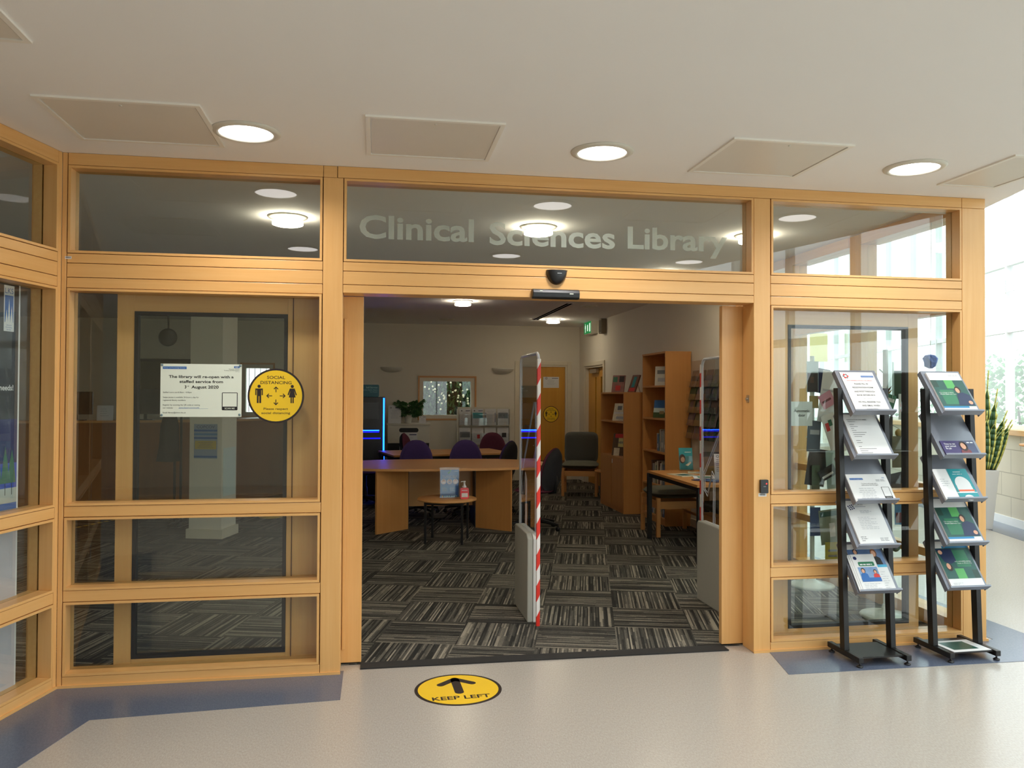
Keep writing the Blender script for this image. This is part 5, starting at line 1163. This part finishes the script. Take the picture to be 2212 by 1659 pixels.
card(3.69, y1-.04, 1.0, .07, .22, mat('card_hedge', (74, 92, 60), .5, var=.5, vscale=40), [], 'green hedge photo card under the dark photo card')
card(3.76, y1-.06, .98, .15, .09, INK, [(.1, .2, .8, .4, PAPER)], 'black card with white lettering low on the left pole', 0, -.5)
card(3.69, y1-.03, .66, .09, .23, mat('card_cobalt', (50, 70, 120), .4, var=.3), [], 'cobalt blue card seen in the lower window')
card(3.80, y1-.03, .64, .17, .28, mat('card_sage', (140, 152, 132), .4), [(.05, .8, .95, .95, DGRN), (.5, .2, .8, .6, PAPER)], 'sage green sheet with a white square in the lower window', .05, -.1)
card(3.83, y1-.05, .38, .13, .17, mat('card_lemon', (196, 186, 72), .5), [(.2, .3, .8, .4, INKG), (.2, .55, .8, .65, INKG)], 'yellow sheet hanging lowest on the left pole')
y2 = .56
card(3.775, y2, 1.80, .07, .27, mat('card_greygreen', (170, 184, 176), .4), [], 'grey green strip high on the right pole', .8)
card(3.83, y2+.02, 1.74, .06, .2, mat('card_forest', (50, 78, 56), .4, var=.3), [], 'dark green card high on the right pole', -.4)
card(3.745, y2-.02, 1.57, .09, .13, GRN, [(.1, .6, .9, .8, PAPER)], 'green card with white lettering on the right pole', 0, .3)
card(3.83, y2-.03, 1.575, .07, .18, PAPER, [(.2, .5, .8, .62, RED), (.2, .3, .8, .4, RED)], 'white card with pink script on the right pole')
card(3.73, y2-.0, 1.42, .08, .26, PBLK, [], 'black card behind the right pole')
card(3.79, y2-.03, 1.28, .09, .22, mat('card_blackgold', (92, 84, 50), .4, var=.5, vscale=30), [], 'black and gold card on the right pole')
card(3.79, y2-.0, 1.02, .1, .26, mat('card_dusk', (60, 56, 60), .4, var=.5, vscale=22), [], 'dusky photo card low on the right pole', 0, -.2)
card(3.81, y2-.02, .8, .08, .14, SKYB, [(.1, .1, .8, .6, PMAR)], 'blue card with a dark tree on the right pole')
for dx, z, mt, r, lab in ((.085, 1.3, mat('disc_gold', (170, 140, 70), .35), .03, 'gold round ornament hanging on the right pole'), (.06, .5, mat('disc_green', (70, 96, 76), .5), .035, 'green round ornament low on the right pole'), (.02, .55, mat('disc_red', (150, 84, 70), .5), .035, 'red round ornament low on the right pole')):
    m = MB(); m.lathe([(0, -r), (r*.5, -r*.86), (r*.86, -r*.5), (r, 0), (r*.86, r*.5), (r*.5, r*.86), (0, r)], (0, 0, 0), mt, 18, sy=.4); m.tube([(0, 0, r), (-dx, .02, r+.05)], .0015, INK, 5); o = m.obj('ornament', None, (3.735+dx, y2+.005, z)); tag(o, lab, 'ornament')
t = thing('dried_flowers', 'spiky orange and brown dried flowers between the two poles', 'dried flowers', (3.68, .6, 1.5))
m = MB(); rnd = random.Random(3)
for i in range(26):
    a = rnd.uniform(-.9, .9); r = rnd.uniform(.08, .17); b = rnd.uniform(-.5, .5); p = Vector((math.sin(a)*r, b*.05, math.cos(a)*r)); q = p.normalized().cross(Vector((0, 1, 0)))*.012; m.face([tuple(-q*.4), tuple(q*.4), tuple(p*.6+q), tuple(p), tuple(p*.6-q)], (mat('petal_rust', (128, 66, 40), .7), mat('petal_gold', (190, 140, 60), .7))[i % 2])
m.obj('petals', t); MB().tube([(0, 0, 0), (.04, -.005, -.15)], .004, LEAF, 6).obj('stem', t)
m = MB(); n = 16; vs = []; prof = [(.012, .1), (.05, .088), (.075, .05), (.078, 0), (.06, -.05), (.02, -.075)]; rnd = random.Random(8)
for r, zz in prof:
    for i in range(n): a = 2*PI*i/n; rr = r*(1+rnd.uniform(-.16, .16)); vs.append((rr*math.cos(a), rr*math.sin(a)*.8, zz))
m.add(vs, [(j*n+i, (j+1)*n+i, (j+1)*n+(i+1) % n, j*n+(i+1) % n) for j in range(len(prof)-1) for i in range(n)]+[tuple(range(n)), tuple(reversed(range((len(prof)-1)*n, len(prof)*n)))], mat('bag_blue', (40, 104, 214), .4, var=.3, vscale=30), False); t = thing('blue_bag', 'crumpled blue bag hanging by the right end post behind the glass', 'bag', (3.915, .36, 1.79)); o = m.obj('bag', t); o.scale = (.62, .62, .55)
MB().tube([(0, 0, .04), (.01, 0, .955)], .0015, PAPER, 6).obj('string', t)

# ================================================================== ATRIUM: planter, hedge outside, bar table
t = thing('snake_plant', 'tall variegated snake plant in a white square planter', 'plant', (7.29, 3.98, .0), 0)
m = MB(); a, b = .095, .15
m.add([(-a, -a, 0), (a, -a, 0), (a, a, 0), (-a, a, 0), (-b, -b, .7), (b, -b, .7), (b, b, .7), (-b, b, .7)], [(0, 3, 2, 1), (4, 5, 6, 7), (0, 1, 5, 4), (1, 2, 6, 5), (2, 3, 7, 6), (3, 0, 4, 7)], PAPER); m.obj('planter', t, rot=(0, 0, -A15), bevel=.006)
bx((-.13, -.13, .69), (.13, .13, .703), mat('soil', (46, 34, 26), .9)).obj('soil', t, rot=(0, 0, -A15))
SG = mat('blade_green', (52, 86, 48), .4, var=.5, vscale=30); SY_ = mat('blade_yellow', (214, 208, 110), .4, var=.08)
rnd = random.Random(17)
tips = [(.12, .0, 1.88), (.2, -.05, 1.66), (.27, .04, 1.5), (.32, -.06, 1.40), (.28, -.1, 1.3), (.42, -.02, 1.29), (.05, .1, 1.7), (-.05, -.05, 1.75), (-.15, .05, 1.6), (-.25, 0, 1.4), (.38, .02, 1.18), (.2, .1, 1.55), (.34, -.12, 1.24), (.15, -.1, 1.35), (.26, -.02, 1.14), (0, -.12, 1.4), (.22, -.14, 1.22), (-.1, -.1, 1.25), (.3, .08, 1.36)]
for i, (tx, ty, tz) in enumerate(tips):
    bs = Vector((tx*.32+rnd.uniform(-.03, .03), ty*.5, .695)); tp = Vector((tx, ty, tz)); m = MB(); prev = None; L1 = []; n = 9; tw = rnd.uniform(-1.25, -.25)
    sd = Vector((math.cos(tw), math.sin(tw), 0)); wmax = rnd.uniform(.048, .062)
    for j in range(n+1):
        f = j/n; p = bs.lerp(tp, f); p += Vector((0, 0, .06*math.sin(f*PI))) ; w = wmax*(math.sin(min(1, f*1.15+.12)*PI)**.6 if f < .98 else .02); w = max(w, .003)*(1-.15*f); L1.append((p, w))
    nrm = Vector((0, -1, 0))
    for j in range(n):
        (p, w), (q, w2) = L1[j], L1[j+1]
        for a0, a1, mt, dn in ((-1, -.74, SY_, 0), (-.74, 0, SG, .004), (0, .74, SG, .004), (.74, 1, SY_, 0)):
            f_ = lambda P_, W_, k: tuple(P_+sd*W_*k+Vector((0, .010*(1-k*k), 0)))
            m.add([f_(p, w, a0), f_(p, w, a1), f_(q, w2, a1), f_(q, w2, a0)], [(0, 1, 2, 3)], mt, True)
    o = m.obj('blade', t); md = o.modifiers.new('solid', 'SOLIDIFY'); md.thickness = .004
def shrub(x, y, r, h, n, label, seed):
    rnd = random.Random(seed); t = thing('shrub', label, 'shrub', (x, y, -.2), 0, 'shrubs outside the atrium windows'); m = MB(); lf = mat('shrub_leaf', (96, 140, 84), .6, var=.3, vscale=5)
    for i in range(n):
        a, b = rnd.uniform(0, 2*PI), math.acos(rnd.uniform(-1, 1)); rr = r*rnd.uniform(.6, 1.05)*(1+.2*math.sin(3*a)); p = Vector((rr*math.sin(b)*math.cos(a), rr*math.sin(b)*math.sin(a), h*.55+h*.45*math.cos(b)*rnd.uniform(.7, 1.1))); d = Vector((rnd.gauss(0, 1), rnd.gauss(0, 1), rnd.gauss(0, 1))).normalized(); s1 = d.cross(Vector((0, 0, 1))).normalized()*.05; s2 = d.cross(s1)*.9; m.face([tuple(p-s2), tuple(p+s1), tuple(p+s2), tuple(p-s1)], lf)
    m.obj('foliage', t); m = MB()
    for i in range(5): a = i*1.26; m.tube([(0, 0, 0), (math.cos(a)*r*.3, math.sin(a)*r*.3, h*.4), (math.cos(a)*r*.6, math.sin(a)*r*.6, h*.7)], [.04, .03, .015], mat('bark', (90, 72, 56), .9), 7)
    m.obj('stems', t)
shrub(10.3, 6.6, 1.0, 2.3, 1500, 'pale green shrub outside the window left of the mullion', 1); shrub(9.6, 4.4, .9, 2.0, 1500, 'pale green shrub outside the window at the right picture edge', 2); shrub(12.5, 9.5, 1.6, 2.6, 1500, 'larger shrub farther outside the atrium window', 4)
t = thing('bar_table', 'tall wooden table cut off by the right picture edge', 'table', (7.22, 2.98, 0)); MB().lathe([(.2, 1.03), (.22, 1.035), (.22, 1.055), (0, 1.058)], (0, 0, 0), BX, 32).obj('tabletop', t)
for i in range(3): a = i*2.09+1.2; MB().tube([(math.cos(a)*.1+.04, math.sin(a)*.1-.06, 1.03), (math.cos(a)*.12+.04, math.sin(a)*.12-.06, .5), (math.cos(a)*.13+.04, math.sin(a)*.13-.06, 0)], .014, BZ, 8).obj('leg', t)
t = thing('notice_board', 'pale yellow board on the far atrium glazing', 'board', (9.42, 11.17, 2.3)); bx((-.2, -.0, 0), (.2, .02, .6), mat('board_yellow', (240, 220, 150), .5)).obj('board', t); bx((-.21, -.005, -.01), (.21, .0, .0), FRW).obj('ledge', t)
bpy.context.view_layer.update()
